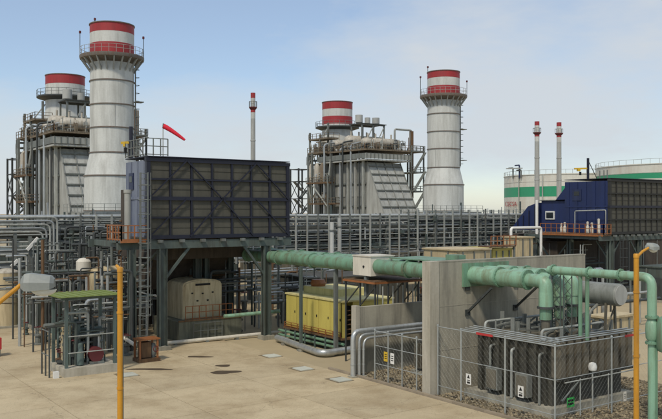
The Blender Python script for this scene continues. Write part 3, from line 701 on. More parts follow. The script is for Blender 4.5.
# hangers, valves and risers that hang in the rack, too small to tell apart
mb = MB()
for k in range(420):
    x = rg.uniform(18, XR); y = rg.uniform(-.6, 4.8); z = rg.uniform(2.6, 8.2); a = rg.random()
    if a < .45: mb = mb + beam((x, y, z), (x, y, z + rg.uniform(.5, 2.4)), rg.uniform(.06, .16))
    elif a < .75: mb = mb + beam((x, y, z), (x + rg.uniform(.4, 1.8), y, z), rg.uniform(.06, .2))
    else: mb = mb + cbox(x, y, z, rg.uniform(.2, .7), .3, rg.uniform(.2, .6))
add(PR, 'rack_fittings', 'steel_green', mb, kind='stuff')
mb = MB()
for k in range(160):
    x = rg.uniform(19, XR); y = rg.uniform(-.6, 4.8); z = rg.uniform(2.0, 8.4)
    mb = mb + beam((x, y, z), (x + rg.uniform(-.1, .1), y, z + rg.uniform(.4, 1.6)), rg.uniform(.05, .14))
add(PR, 'rack_fittings', 'lag', mb, kind='stuff')
for k in range(26):
    y = rg.uniform(-.28, 1.4); z = rg.uniform(4.4, 8.5); x0 = rg.choice((XL, rg.uniform(20, 45))); x1 = rg.choice((XR, rg.uniform(50, 76)))
    add(PR, 'pipe', rg.choice(('steel_light', 'lag', 'steel', 'galv')), cyl((x0, y, z), (x1, y, z), rg.uniform(.035, .08), 6))
# two pale vents standing before the rack
for px, yt, lab in ((332, 222, 'shorter pale vent pipe standing before the pipe rack'), (339.5, 218, 'taller grey vent pipe standing before the pipe rack')):
    xv = X(px, 62.0); tv = thing('vent_stack', lab, 'vent pipe', (xv, 62.0, 0), 'vent pipes before the rack'); zt = ZZ(yt, DD(xv, 62.0))
    add(tv, 'shaft', 'stackwhite' if px < 335 else 'stackgrey', lathe([(.2, 0), (.2, zt), (.14, zt), (.14, zt - .5)], 14)); add(tv, 'collar', 'steel', lathe([(.2, zt - .9), (.27, zt - .88), (.27, zt - .75), (.2, zt - .73)], 14))

# machine blocks behind the rack (turbine hall enclosures, auxiliary skids)
def block(name, lab, cat, x0, y0, x1, y1, z, m, ribs=6, roofm=None, grp=None):
    T = thing(name, lab, cat, (x0, y0, 0), grp); w, d = x1 - x0, y1 - y0
    add(T, 'casing', m, box(0, 0, .25, w, d, z)); add(T, 'roof', roofm or m, box(-.12, -.12, z, w + .12, d + .12, z + .12)); add(T, 'base', 'concrete', box(-.3, -.3, 0, w + .3, d + .3, .25))
    for k in range(ribs): add(T, 'rib', 'steel', box(w * (k + .5) / ribs - .06, -.08, .3, w * (k + .5) / ribs + .06, 0, z - .1))
    nb = max(2, round(d / 2.2))
    for k in range(nb): add(T, 'rib', 'steel', box(-.08, d * (k + .5) / nb - .06, .3, 0, d * (k + .5) / nb + .06, z - .1))
    dd = add(T, 'door', 'steel_dark', box(-.1, d * .4 - .5, .3, -.03, d * .4 + .5, 2.4)); add(dd, 'handle', 'galv', box(-.14, d * .4 + .3, 1.2, -.1, d * .4 + .4, 1.35))
    return T
block('turbine_enclosure', 'dark green-grey turbine enclosure behind the pipe rack, left unit', 'enclosure', 24, 76, 42, 99, 7.6, 'steel_green', 7)
block('turbine_enclosure', 'dark green-grey turbine enclosure behind the pipe rack, right unit', 'enclosure', 86, 76, 104, 99, 7.6, 'steel_green', 7)
block('equipment_house', 'low grey equipment house behind the middle of the pipe rack', 'building', 50, 77, 80, 90, 7.0, 'xfmr', 10)
block('equipment_house', 'low dark equipment house behind the left end of the pipe rack', 'building', 2, 78, 20, 92, 5.2, 'steel_green', 7)

# ================================================================== LEFT UNIT: TURBINE FRONT END
TE = thing('turbine_end_casing', 'cream arched casing under the filter house', 'casing', (24.1, 51.6, 0))
cw = 3.05
arc = [(0, 1.4), (0, 3.75)] + [(cw * (.5 - .5 * math.cos(math.pi * k / 8)), 3.75 + .42 * math.sin(math.pi * k / 8) ** .8) for k in range(1, 8)] + [(cw, 3.75), (cw, 1.4)]
add(TE, 'shell', 'cream', prism(arc, 'y', 0, 2.6))
add(TE, 'front_frame', 'cream', prism([(p * .94 + .09, (q - 1.4) * .94 + 1.46) for p, q in arc], 'y', -.06, 0))
add(TE, 'vent_slot', 'black', box(.95, -.1, 3.72, 2.1, -.06, 3.86)); 
for x, z in ((.7, 3.15), (1.5, 3.1), (2.3, 3.15), (1.1, 2.6), (1.9, 2.6)): add(TE, 'lifting_eye', 'black', box(x - .07, -.1, z, x + .07, -.06, z + .1))
railing(TE, [(-.2, -.9, 1.45), (cw + .4, -.9, 1.45)], .95, 'orange', .025, .55)
add(TE, 'plinth', 'plinth', box(-.8, -1.15, 0, cw + 1.0, 3.2, 1.4)); add(TE, 'deck_edge', 'rust', box(-.85, -1.2, 1.4, cw + 1.05, -1.12, 1.5))
railing(TE, [(.2, -1.3, .05), (2.4, -1.3, .05)], 1.2, 'steel', .025, .6, 'low_railing')
gp = tag(add(None, 'green_pipe', 'pipegreen', tube([(0, 0, 0), (4.2, -.6, .12)], .13, 10), loc=(26.5, 50.0, 1.62)), 'slim green pipe running right from the cream casing', 'pipe')
px_ = thing('ground_pipe', 'white lagged pipe along the ground under the filter house', 'pipe', (21.6, 49.6, .22))
add(px_, 'pipe', 'boxwhite', cyl((0, 0, 0), (9.0, -.25, 0), .13, 10))
for k in range(4): add(px_, 'saddle', 'steel', cbox(1 + 2.3 * k, -.06 * k, -.22, .2, .35, .15))
p0, p1, p2 = G(277, 342), G(322, 358.5), G(356, 353)
pt = thing('ground_pipe', 'silver lagged pipe bending along the ground before the yellow enclosure', 'pipe', (p0[0], p0[1], 0))
add(pt, 'pipe', 'lag', tube([(0, 0, .3), (p1[0] - p0[0], p1[1] - p0[1], .3), (p2[0] - p0[0], p2[1] - p0[1], .3)], .21, 14, .8))
for u in (.2, .6): add(pt, 'saddle', 'concrete', cbox((p1[0] - p0[0]) * u, (p1[1] - p0[1]) * u, 0, .5, .3, .14))

# valve skid, orange, beside the left columns
vx, vy = G(146, 362)
T = thing('valve_skid', 'rusty orange valve skid at the foot of the left columns', 'valve skid', (vx, vy, 0))
add(T, 'base', 'rust', box(-.6, -.4, .02, .75, .6, .25)); 
for x in (-.5, .6):
    for y in (-.3, .5): add(T, 'leg', 'orange', box(x - .05, y - .05, .25, x + .05, y + .05, 1.35))
add(T, 'top', 'orange', box(-.6, -.4, 1.35, .75, .6, 1.42)); add(T, 'cabinet', 'rust', box(-.35, -.2, .3, .25, .4, 1.2))
add(T, 'valve_body', 'steel', lathe([(.12, .25), (.2, .5), (.2, .9), (.1, 1.1)], 10, (.45, 0))); add(T, 'hand_wheel', 'maroon', tube([(.45 + .16 * math.cos(a), -.42, .8 + .16 * math.sin(a)) for a in [2 * math.pi * k / 10 for k in range(11)]], .025, 5))
dp0, dp1 = W(118, 51), W(135, 48.5)
T = thing('sloping_pipe', 'white pipe sloping down to the orange valve skid', 'pipe', (dp0[0], dp0[1], 0)); z0, z1 = ZZ(334, 51), ZZ(345, 48.5)
add(T, 'pipe', 'boxwhite', tube([(0, 0, z0), (dp1[0] - dp0[0], dp1[1] - dp0[1], z1)], .12, 10)); add(T, 'support', 'steel', beam((.2, 0, 0), (.2, 0, z0 - .1), .08))
dp0, dp1 = W(122, 52), W(164, 52)
T = thing('handrail_pipe', 'thin pale pipe sloping across the left columns', 'pipe', (dp0[0], dp0[1], 0)); z0, z1 = ZZ(288, 52), ZZ(298, 52)
add(T, 'pipe', 'steel_light', cyl((0, 0, z0), (dp1[0] - dp0[0], dp1[1] - dp0[1], z1), .05, 8)); add(T, 'support', 'steel', beam((.1, 0, 0), (.1, 0, z0), .06)); add(T, 'support', 'steel', beam((dp1[0] - dp0[0], dp1[1] - dp0[1], 0), (dp1[0] - dp0[0], dp1[1] - dp0[1], z1), .06))

# pipe bundles and supports under and behind the left filter house
def pipe_cluster(lab, x, y, specs, cat='pipes'):
    T = thing('pipe_cluster', lab, cat, (x, y, 0), 'pipe clusters under the plant')
    for m, pts, r in specs: add(T, 'pipe', m, tube(pts, r, 8, r * 3))
    return T
def random_cluster(lab, x0, x1, y0, y1, zt, n, seed, mats=('steel', 'steel_light', 'steel_dark', 'steel_green', 'steel', 'steel_dark', 'rust', 'lag')):
    q = random.Random(seed); sp = []
    for _ in range(int(n * 1.5)):
        x, y = q.uniform(0, x1 - x0), q.uniform(0, y1 - y0); z = zt * q.uniform(.55, 1.0); a = q.random(); r = q.choice((.03, .045, .06, .08, .11)); m = q.choice(mats)
        if a < .45: sp.append((m, [(x, y, 0.05), (x, y, z), (x + q.uniform(-1.6, 1.6), y, z)], r))
        elif a < .75: sp.append((m, [(x, y, .05), (x, y, z)], r))
        else: sp.append((m, [(0, y, z * .7), (x1 - x0, y, z * .7)], r))
    T = pipe_cluster(lab, x0, y0, sp)
    for k in range(max(2, n // 7)):
        x, y = q.uniform(0, x1 - x0), q.uniform(0, y1 - y0); r = q.uniform(.2, .4); h = q.uniform(.8, 2.0)
        v = add(T, 'valve', q.choice(('teal', 'steel', 'rust', 'steel_dark')), lathe([(.08, .05), (r, .06), (r, .16), (r * .6, .2), (r * .75, h * .35), (r * .6, h * .5), (r, h * .52), (r, h * .6), (.05, h * .62), (.04, h)], 10, (x, y)))
        add(v, 'hand_wheel', 'maroon', tube([(x + r * .8 * math.cos(b), y + r * .8 * math.sin(b), h) for b in [2 * math.pi * k / 10 for k in range(11)]], .03, 5))
    return T
random_cluster('tangle of pipes between the left columns of the filter house', 18.2, 20.6, 48.5, 53, 6.4, 22, 1)
random_cluster('dark bundle of pipes around the middle columns under the filter house', 25.8, 29.6, 52.3, 58, 6.6, 34, 2)
random_cluster('pipes and valves behind the cream casing', 21, 26, 55, 61, 6.0, 24, 3)
random_cluster('pipes and valves behind the green-roofed shelter', 14, 19.5, 52, 62, 7.4, 40, 4)
random_cluster('pipes and valves left of the filter house under the rack', 19, 25, 60, 65, 8.0, 40, 5)
random_cluster('pipes and valves under the middle of the pipe rack', 30, 44, 58, 64, 5.4, 44, 6)
random_cluster('pipes and valves under the right of the pipe rack', 44, 60, 56, 64, 5.2, 40, 7)
random_cluster('pipes and valves under the blue filter house', 60, 74, 50, 60, 5.8, 50, 8)
random_cluster('pipes and valves behind the yellow enclosure', 31, 37, 48.5, 55, 5.0, 36, 9)
random_cluster('low pipes and valves below the left end of the rack', 9, 18, 66, 72, 4.6, 36, 10)
random_cluster('pipes and valves crowded inside the green-roofed shelter', 13.6, 15.9, 44.0, 45.6, 3.6, 26, 31, ('steel', 'steel_light', 'steel_dark', 'steel_green', 'teal'))
random_cluster('pipes and valves behind the blue filter house columns', 62, 84, 61, 68, 6.2, 60, 32)
random_cluster('pipes and valves right of the transformer beyond the fence', 46, 58, 36, 46, 4.6, 50, 33)
random_cluster('pipes and valves below the left end of the landing', 15.5, 19, 47.5, 51, 5.4, 30, 34)
random_cluster('pipe risers between the risers and the shelter', 17.5, 21.5, 55, 60, 7.6, 40, 35, ('steel', 'steel_dark', 'steel_green', 'steel_dark'))
block('pump_house', 'dark pump module between the shelter and the pipe rack', 'enclosure', 17, 61.5, 21, 64.5, 3.6, 'steel_green', 4)
block('pump_house', 'dark module under the blue filter house', 'enclosure', 70, 56, 90, 64, 5.6, 'brown_duct', 7)
block('pump_house', 'dark green module right of the blue filter house columns', 'enclosure', 72, 44, 84, 47.5, 3.4, 'steel_green', 5)
block('lube_oil_skid', 'dark lube oil module behind the cream casing', 'enclosure', 21.3, 58.5, 31.5, 63.5, 4.6, 'brown_duct', 5)
block('lube_oil_skid', 'dark module behind the yellow enclosure', 'enclosure', 35.5, 52, 45, 57, 3.6, 'xfmr_dark', 5)
block('cooler_skid', 'grey cooler module below the left end of the pipe rack', 'enclosure', 8, 70, 16, 75, 3.2, 'xfmr', 5)

# ================================================================== YELLOW GENERATOR ENCLOSURE
YE = thing('generator_enclosure', 'yellow generator enclosure under the green bus ducts', 'enclosure', (30.0, 40.8, 0))
L_, Wd = 6.6, 4.2
add(YE, 'casing', 'yellow', box(.06, .5, .95, Wd, L_, 3.2)); add(YE, 'roof', 'yellow_roof', box(-.06, -.06, 3.2, Wd + .06, L_ + .06, 3.3)); add(YE, 'roof_step', 'yellow_roof', box(1.2, 2.4, 3.3, Wd - .2, L_ - .4, 3.75))
nP = 5
for k in range(nP):
    y0, y1 = L_ * k / nP + .02, L_ * (k + 1) / nP - .02
    p = add(YE, 'side_panel', 'yellow', box(0, y0, 1.0, .06, y1, 3.16))
    add(p, 'latch', 'black', box(-.03, y0 + .12, 2.0, 0, y0 + .2, 2.15))
add(YE, 'corner_post', 'yellow', box(0, 0, .95, .35, .12, 3.2)); add(YE, 'corner_post', 'yellow', box(Wd - .35, 0, .95, Wd, .12, 3.2))
add(YE, 'end_panel', 'yellow', box(.9, .02, .95, Wd - .35, .1, 3.2)); add(YE, 'bay_shade', 'black', box(.36, .3, 1.0, .9, .5, 2.9))  # solid black block paints the shade inside the open end
for k in range(6): add(YE, 'louvre', 'rust', box(.36, .18, 1.1 + k * .3, .89, .28, 1.16 + k * .3))
add(YE, 'floor_edge', 'rust', box(-.14, -.14, .82, Wd + .14, L_ + .14, .94))
add(YE, 'skid', 'steel_dark', box(.2, .2, .0, Wd - .2, L_ - .2, .82))
for z in (.3, .6): add(YE, 'drain_pipe', 'busgreen', cyl((-.1, -.3, z), (-.1, L_ + .8, z), .09, 8))
for k in range(6): add(YE, 'skid_post', 'teal', box(-.25, .3 + k * 1.2, 0, -.17, .38 + k * 1.2, .82))
add(YE, 'fan_cowl', 'orange', lathe([(.5, 3.75), (.55, 3.95), (.45, 4.2), (.1, 4.25)], 16, (1.9, 5.4)))
railing(YE, [(-.12, L_, .94), (-.12, 0, .94)], .35, 'orange', .02, .8, 'kick_rail')
yl = W(301, 51.5)
T = thing('steel_mast', 'slim grey steel mast in front of the yellow enclosure', 'mast', (yl[0], yl[1], 0)); add(T, 'shaft', 'steel_green', cbox(0, 0, .1, .17, .17, ZZ(268, 51.5))); add(T, 'base_plate', 'steel', cbox(0, 0, .0, .4, .4, .1))
# steel gantry with rusty deck above the right end of the enclosure
gx0, gy0 = W(338, 45.5)
T = thing('service_gantry', 'steel gantry with a rusty orange deck beside the white bus box', 'gantry', (28.5, 35.6, 0))
zd = ZZ(281, 46)
add(T, 'deck', 'rust', box(0, 0, zd - .05, 3.6, 3.0, zd)); add(T, 'deck_joist', 'orange', box(-.06, -.06, zd - .15, 3.66, .04, zd - .05)); add(T, 'deck_joist', 'orange', box(-.06, .04, zd - .15, .04, 3.0, zd - .05))
for x in (.1, 3.4):
    for y in (.1, 1.5, 2.9): add(T, 'leg', 'steel_dark', box(x - .04, y - .04, 0, x + .04, y + .04, zd - .15))
for y in (.1, 1.5): add(T, 'brace', 'steel_dark', beam((.1, y, zd - .3), (.1, y + 1.4, zd - 1.5), .06)); add(T, 'brace', 'steel_dark', beam((3.4, y, zd - .3), (3.4, y + 1.4, zd - 1.5), .06))
for k in range(9): add(T, 'hanger', 'steel_light' if k % 2 else 'steel_dark', cyl((.2 + .38 * k, .0, 1.2), (.2 + .38 * k, .0, zd - .3), .04, 6))

def flange(c, d, r, t=.1, n=16):
    c, d = Vector(c), Vector(d).normalized(); a, b = frame_of(d); m = tube([c - d * t, c + d * t], r, 20)
    for k in range(n):
        f = 2 * math.pi * k / n; p = c + (a * math.cos(f) + b * math.sin(f)) * (r - .035); m = m + tube([p - d * (t + .03), p + d * (t + .03)], .018, 6)
    return m
# ================================================================== BUS DUCTS
BX, BZ, BR = (29.3, 30.25, 31.2), 5.78, .42
for k, bx in enumerate(BX):
    T = thing('bus_duct', ('nearest', 'middle', 'farthest')[k] + ' of three green bus ducts passing through the concrete wall', 'bus duct', (bx, 0, BZ), 'green bus ducts')
    yd = 24.1
    ys = [51.5, 47.2, 43.0, 38.2, 33.6, 29.25]
    for a, b in zip(ys[:-1], ys[1:]): add(T, 'duct_section', 'busgreen', tube([(0, a - .05, 0), (0, b + .05, 0)], BR, 20))
    for a in ys: add(T, 'flange', 'busgreen', flange((0, a, 0), (0, 1, 0), BR + .09, .06))
    add(T, 'duct_section', 'pipegreen', tube([(0, 28.68, 0), (0, 26.9, 0)], BR + .02, 20)); add(T, 'flange', 'busgreen', flange((0, 26.85, 0), (0, 1, 0), BR + .09, .05))
    add(T, 'duct_section', 'pipegreen', tube([(0, 26.8, 0), (0, 25.2, 0)], BR, 20)); add(T, 'flange', 'busgreen', flange((0, 25.15, 0), (0, 1, 0), BR + .06, .05)); add(T, 'elbow', 'pipegreen', tube([(0, 25.15, 0), (0, yd, 0), (0, yd, -.75)], .31, 18, .3))
    r2 = .29 if k == 0 else .25
    add(T, 'drop_leg', 'pipegreen', tube([(0, yd, -.5), (0, yd, -1.15)], r2 + .03, 18)); add(T, 'drop_flange', 'steel_dark', tube([(0, yd, -1.15), (0, yd, -1.25)], r2 + .1, 18)); add(T, 'drop_leg', 'busgreen', tube([(0, yd, -1.25), (0, yd, -1.75)], r2 * .95, 18))
    add(T, 'bellows', 'xfmr', tube([(0, yd, -1.75), (0, yd, -2.35)], r2 * .7, 14))
    for y in (45.0, 40.5): add(T, 'support', 'steel', box(-.12, y - .1, -BZ, .12, y + .1, -BR - .01) if y < 41 and k == 0 else box(-.3, y - .08, -BR - .14, .3, y + .08, -BR - .02))
T = thing('bus_junction_box', 'white bus junction box on the green ducts', 'junction box', (29.3, 36.9, 0))
add(T, 'box', 'boxwhite', box(-.55, -.6, 5.22, 1.2, 1.1, 6.34)); add(T, 'lid', 'boxwhite', box(-.6, -.65, 6.34, 1.25, 1.15, 6.4)); add(T, 'port', 'black', tube([(-.6, .05, 5.75), (-.55, .05, 5.75)], .07, 8)); add(T, 'bracket', 'steel', box(-.5, -.1, 4.0, -.3, .1, 5.22))
T = thing('bus_duct_cover', 'grey-green canopy plate over the ducts beside the wall end', 'canopy', (29.3, 29.4, 0))
add(T, 'plate', 'busgreen', box(-.1, .1, 6.3, 2.3, 5.8, 6.36)); add(T, 'end_block', 'busgreen', box(-.45, -.1 + .1, 6.2, .2, .8, 6.75))
for y in (.6, 3.2, 5.5): add(T, 'clip', 'steel', box(-.14, y, 6.2, -.1, y + .1, 6.3))
# thin green pipe to the right
s0, s1 = W(549, 37.0), W(652, 32.8); zp = 6.28
T = thing('green_pipe', 'pale green pipe running right from the bus ducts and dropping beside the yellow pole', 'pipe', (s0[0], s0[1], 0)); e = Vector((s1[0] - s0[0], s1[1] - s0[1], 0))
add(T, 'pipe', 'pipegreen', tube([(0, 0, zp), (e.x, e.y, zp), (e.x, e.y, 4.4)], .19, 16, .42)); add(T, 'drop', 'pipegreen', tube([(e.x, e.y, 4.4), (e.x, e.y, .1)], .17, 16))
for u in (.05, .42, .72): c = e * u; d = e.normalized(); add(T, 'flange', 'busgreen', flange(c + Vector((0, 0, zp)), d, .27, .04, 12))
for z in (4.65, 3.6): add(T, 'flange', 'busgreen', flange((e.x, e.y, z), (0, 0, 1), .27, .04, 12))
add(T, 'valve_body', 'pipegreen', lathe([(.19, 3.7), (.25, 3.8), (.27, 4.1), (.25, 4.4), (.19, 4.5)], 16, (e.x, e.y)))
mb = MB()
for u in (.08, .2):
    c = e * u; d_ = e.normalized() * .22
    for sgn in (-1, 1): mb = mb + beam(c + d_ * sgn + Vector((0, 0, 3.4)), c + d_ * sgn + Vector((0, 0, zp - .2)), .04)
    for q in range(6):
        z_ = 3.4 + q * .44
        mb = mb + beam(c - d_ + Vector((0, 0, z_)), c + d_ + Vector((0, 0, z_ + .44)), .022) + beam(c + d_ + Vector((0, 0, z_)), c - d_ + Vector((0, 0, z_ + .44)), .022)
add(T, 'lattice_bracing', 'steel_green', mb, kind='stuff')
for k, u in enumerate((.02, .33, .4)): c = e * u; add(T, 'hanger_post', 'steel_light' if k == 0 else 'busgreen', cyl((c.x, c.y, 3.3), (c.x, c.y, zp - .1), .05 if k == 0 else .09, 8))
gx, gy = W(667, 32.5)
T = thing('green_vessel', 'green pressure vessel at the right edge behind the fence', 'vessel', (gx, gy, 0)); add(T, 'shell', 'busgreen', lathe([(.1, 3.2), (.34, 3.3), (.42, 3.5), (.42, 4.4), (.34, 4.65), (.1, 4.75)], 20))
for k in range(3): a = 2.1 * k; add(T, 'leg', 'busgreen', cyl((.38 * math.cos(a), .38 * math.sin(a), 0), (.38 * math.cos(a), .38 * math.sin(a), 3.5), .04, 6))

# ================================================================== FIRE WALLS
FW = thing('fire_wall', 'tall concrete fire wall behind the fenced transformer', 'wall', (26.4, 28.71, 0))
for k in range(4): add(FW, 'wall_panel', 'concrete', box(.62 + k * 2.85, .06, .0, .605 + (k + 1) * 2.85, .46, 6.48))
for z in (2.15, 4.3): add(FW, 'pour_joint', 'concrete_light', box(.62, .05, z, 12.0, .06, z + .03))
add(FW, 'pilaster', 'concrete_light', box(0, 0, 0, .6, .56, 6.54)); add(FW, 'capping', 'concrete', box(.6, .05, 6.48, 12.05, .47, 6.54))
add(FW, 'duct_sleeve_plate', 'busgreen', box(2.2, -.06, 5.2, 5.5, .05, 6.38))
for x in (28.95, 32.5): 
    add(FW, 'strut', 'steel_dark', beam((x - 26.4, .03, 3.9), (x - 26.4, -1.6, 5.25), .1)); add(FW, 'strut_pad', 'steel_dark', box(x - 26.55, -.02, 3.75, x - 26.25, .05, 4.05)); add(FW, 'strut_pad', 'steel_dark', box(x - 26.55, -.02, 5.0, x - 26.25, .05, 5.3))
LW = thing('fire_wall', 'lower concrete wall behind the small fenced bay left of the tall wall', 'wall', (26.6, 34.9, 0))
for k in range(4): add(LW, 'wall_panel', 'concrete', box(.3 + k * 2.4, .04, 0, .285 + (k + 1) * 2.4, .34, 3.7))
add(LW, 'end_post', 'concrete_light', box(0, 0, 0, .285, .4, 3.78))

# ================================================================== INSULATED BENT PIPES BY THE SMALL BAY
for k, (dx, r, zt) in enumerate(((0, .14, 2.5), (.34, .085, 2.3), (.56, .07, 2.12))):
    T = thing('bent_pipe', ('largest outer', 'middle', 'innermost slim')[k] + ' grey pipe bending from the apron into the small bay', 'pipe', (26.0 + dx, 34.35 - .1 * k, 0), 'bent grey pipes by the small bay')
    add(T, 'pipe', 'lag', tube([(0, 0, 0), (0, 0, zt), (7 - dx, 0, zt)], r, 16, .45)); add(T, 'foot', 'concrete', cbox(0, 0, 0, r * 2 + .15, r * 2 + .15, .12))
    for z in (.7, 1.5): add(T, 'lagging_band', 'galv', tube([(0, 0, z), (0, 0, z + .05)], r + .012, 16))
# small bay equipment
T = thing('auxiliary_transformer', 'dark auxiliary transformer inside the small fenced bay', 'transformer', (29.3, 30.6, 0))
add(T, 'tank', 'xfmr_dark', box(0, 0, .3, 2.8, 2.4, 1.9)); add(T, 'plinth', 'concrete', box(-.2, -.2, 0, 3, 2.6, .3))
for k in range(9): add(T, 'radiator_fin', 'xfmr', box(-.35, .1 + k * .25, .5, 0, .16 + k * .25, 1.8))
for k in range(3): add(T, 'bushing', 'porcelain', lathe([(.12, 1.9), (.16, 2.0), (.09, 2.1), (.15, 2.2), (.08, 2.3), (.13, 2.4), (.04, 2.6)], 10, (.6 + k * .7, 1.2)))
T = thing('oil_drum_vessel', 'pale green round vessel end beside the tall wall', 'vessel', (28.4, 29.75, 0)); add(T, 'shell', 'teal', tube([(0, 0, 3.2), (.1, 0, 3.2), (.4, 0, 3.2), (2, 0, 3.2)], [.15, .3, .36, .36], 16)); add(T, 'stand', 'steel', box(.5, -.2, 0, .7, .2, 2.9))

# ================================================================== FENCES
def fence(lab, pts, h, rails, extra=0, mesh=.26):
    T = thing('security_fence', lab, 'fence', (pts[0][0], pts[0][1], 0)); o = Vector((*pts[0], 0))
    for p in pts:
        c = Vector((*p, 0)) - o; pp = add(T, 'post', 'galv', cyl(c, c + Vector((0, 0, h)), .038, 10)); add(pp, 'post_cap', 'galv', lathe([(.06, h), (.05, h + .05), (.005, h + .07)], 8, (c.x, c.y)))
    for p, q in zip(pts[:-1], pts[1:]):
        a, b = Vector((*p, 0)) - o, Vector((*q, 0)) - o
        for z in rails: add(T, 'rail', 'galv', cyl(a + Vector((0, 0, z)), b + Vector((0, 0, z)), .026 if z > h - .3 else .017, 8))
        # woven wire: two sets of slanting wires
        mb = MB(); Lh = (b - a).length; d = (b - a).normalized(); z0, z1 = .15, h - .1; H = z1 - z0; s = -H
        V, F = [], []
        def wire(p, q):
            k = len(V); n = d.cross(Vector((0, 0, 1))) * .0011; u = Vector((0, 0, .0011))
            for c in (p, q): V.extend([tuple(c + n), tuple(c + u), tuple(c - n - u)])
            F.extend([(k, k + 1, k + 4, k + 3), (k + 1, k + 2, k + 5, k + 4), (k + 2, k, k + 3, k + 5)])
        while s < Lh:
            t0, t1 = max(0, -s), min(H, Lh - s)
            if t1 > t0:
                wire(a + d * (s + t0) + Vector((0, 0, z0 + t0)), a + d * (s + t1) + Vector((0, 0, z0 + t1)))
                wire(a + d * (s + t0) + Vector((0, 0, z1 - t0)), a + d * (s + t1) + Vector((0, 0, z1 - t1)))
            s += mesh
        mb.v, mb.f = V, F; add(T, 'wire_mesh', 'galv', mb, kind='stuff')
    return T
f3 = fence('tall chain-link fence round the big transformer', [(26.76, 28.55), (26.76, 26.97), (26.76, 24.25), (26.76, 21.53), (30.6, 21.53), (33.5, 21.53), (36.3, 21.53)], 3.45, (3.4, 2.0, .55))
add(f3, 'tie_rail', 'galv', tube([(1.2, -5.6, 3.3), (1.2, -1.0, 3.3)], .025, 6))
fence('lower chain-link fence closing the small bay beside the bent pipes', [(26.5, 33.1), (26.5, 32.0), (26.5, 30.9), (26.5, 29.8), (26.5, 29.3)], 2.72, (2.66, 1.9, .95))
def sign(lab, x, y, z, w, h, m, mark='bolt', face='x'):
    T = thing('warning_sign', lab, 'sign', (x, y, z), 'small signs on the fences')
    def plate(a0, z0, a1, z1, off, mm, nm): return add(T, nm, mm, box(-off - .004, a0, z0, -off, a1, z1) if face == 'x' else box(a0, -off - .004, z0, a1, -off, z1))
    plate(-w / 2, -h / 2, w / 2, h / 2, .05, m, 'plate')
    pr = lambda poly, off, mm, nm: add(T, nm, mm, prism(poly, face, -off - .006, -off - .002))
    if mark == 'bolt':
        pr([(-w * .28, h * .08), (0, h * .42), (w * .28, h * .08)], .053, 'black', 'symbol'); pr([(-w * .3, -h * .08), (w * .3, -h * .08), (w * .3, -h * .14), (-w * .3, -h * .14)], .053, 'black', 'text_line')
        pr([(-w * .3, -h * .22), (w * .3, -h * .22), (w * .3, -h * .4), (-w * .3, -h * .4)], .053, 'black', 'symbol')
    elif mark == 'lines':
        for q in (.25, .05, -.15): pr([(-w * .3, h * q), (w * .3, h * q), (w * .3, h * (q - .07)), (-w * .3, h * (q - .07))], .053, 'black', 'text_line')
    else:
        for q in (.3, -.05): pr([(-w * .38, h * q), (w * .38, h * q), (w * .38, h * (q - .22)), (-w * .38, h * (q - .22))], .053, 'black', 'text_line')
xs = 26.76 - .0
for px, py, lab in ((469.3, 379, 'white warning sign with black symbol on the fence nearest the tall wall'), (521.5, 391.5, 'white warning sign with black symbol on the fence near its corner')):
    y = Yv(px, xs); sign(lab, xs, y, ZZ(py, DD(xs, y)), .32, .5, 'white')
y = Yv(386.5, 26.5); sign('yellow warning sign on the small bay fence', 26.5, y, ZZ(356.5, DD(26.5, y)), .3, .5, 'signyellow', 'lines')
y = Yv(393, 26.5); sign('white notice beside the yellow one on the small bay fence', 26.5, y, ZZ(358.5, DD(26.5, y)), .3, .55, 'white', 'lines')
x = X(584.5, 21.53); sign('green sign with black bars low on the transformer', x, 22.3, ZZ(402, DD(x, 22.3)), .5, .42, 'signgreen', 'bars', 'y')
x = X(622, 21.6); sign('small white sign low on the fence left of the yellow pole', x, 21.5, ZZ(396, DD(x, 21.5)), .22, .42, 'boxwhite', 'lines', 'y')
for (px, py, ax) in ((485, 333, 'x'), (629, 337.5, 'y')):
    if ax == 'x': y = Yv(px, xs); o = add(None, 'red_strip', 'redstrip', box(-.06, -.5, -.05, -.035, .5, .05), loc=(xs, y, 3.4)); tag(o, 'red reflective strip on the fence top rail by the wall', 'strip', 'red strips on the fence rail')
    else: x = X(px, 21.53); o = add(None, 'red_strip', 'redstrip', box(-.35, -.06, -.05, .35, -.035, .05), loc=(x, 21.53, 3.4)); tag(o, 'red reflective strip on the fence top rail by the right yellow pole', 'strip', 'red strips on the fence rail')

# ================================================================== MAIN TRANSFORMER
TR = thing('main_transformer', 'large dark grey step-up transformer with ribbed radiators inside the fence', 'transformer', (28.2, 22.3, 0))
add(TR, 'tank', 'xfmr_dark', box(0, .55, .45, 5.0, 5.0, 3.1)); add(TR, 'tank_lid', 'xfmr', box(-.12, .45, 3.1, 5.12, 5.1, 3.22)); add(TR, 'plinth', 'concrete', box(-.5, .2, 0, 5.6, 5.4, .45))
for k in range(10):
    x = -.1 + k * .54
    r = add(TR, 'radiator_panel', 'radiator', box(x, 0, 1.75, x + .33, .5, 3.32)); add(r, 'radiator_gap_shade', 'dark', box(x + .33, .38, 1.8, x + .54, .5, 3.26))  # dark filler between panels puts the shade of the gaps into colour
add(TR, 'radiator_header', 'xfmr_dark', box(-.1, .1, 1.6, 5.3, .45, 1.75)); add(TR, 'radiator_header', 'xfmr', box(-.1, .1, 3.32, 5.3, .45, 3.42))
for k in range(8): add(TR, 'tank_stiffener', 'xfmr_dark', box(-.16, .75 + k * .55, .5, 0, .87 + k * .55, 3.08))
for k, y in enumerate((1.0, 2.6, 3.9)): add(TR, 'side_pipe', 'steel_light' if k == 1 else 'cons', tube([(-.3, y, .5), (-.3, y, 2.7), (0, y, 2.7)], .06, 8, .15))
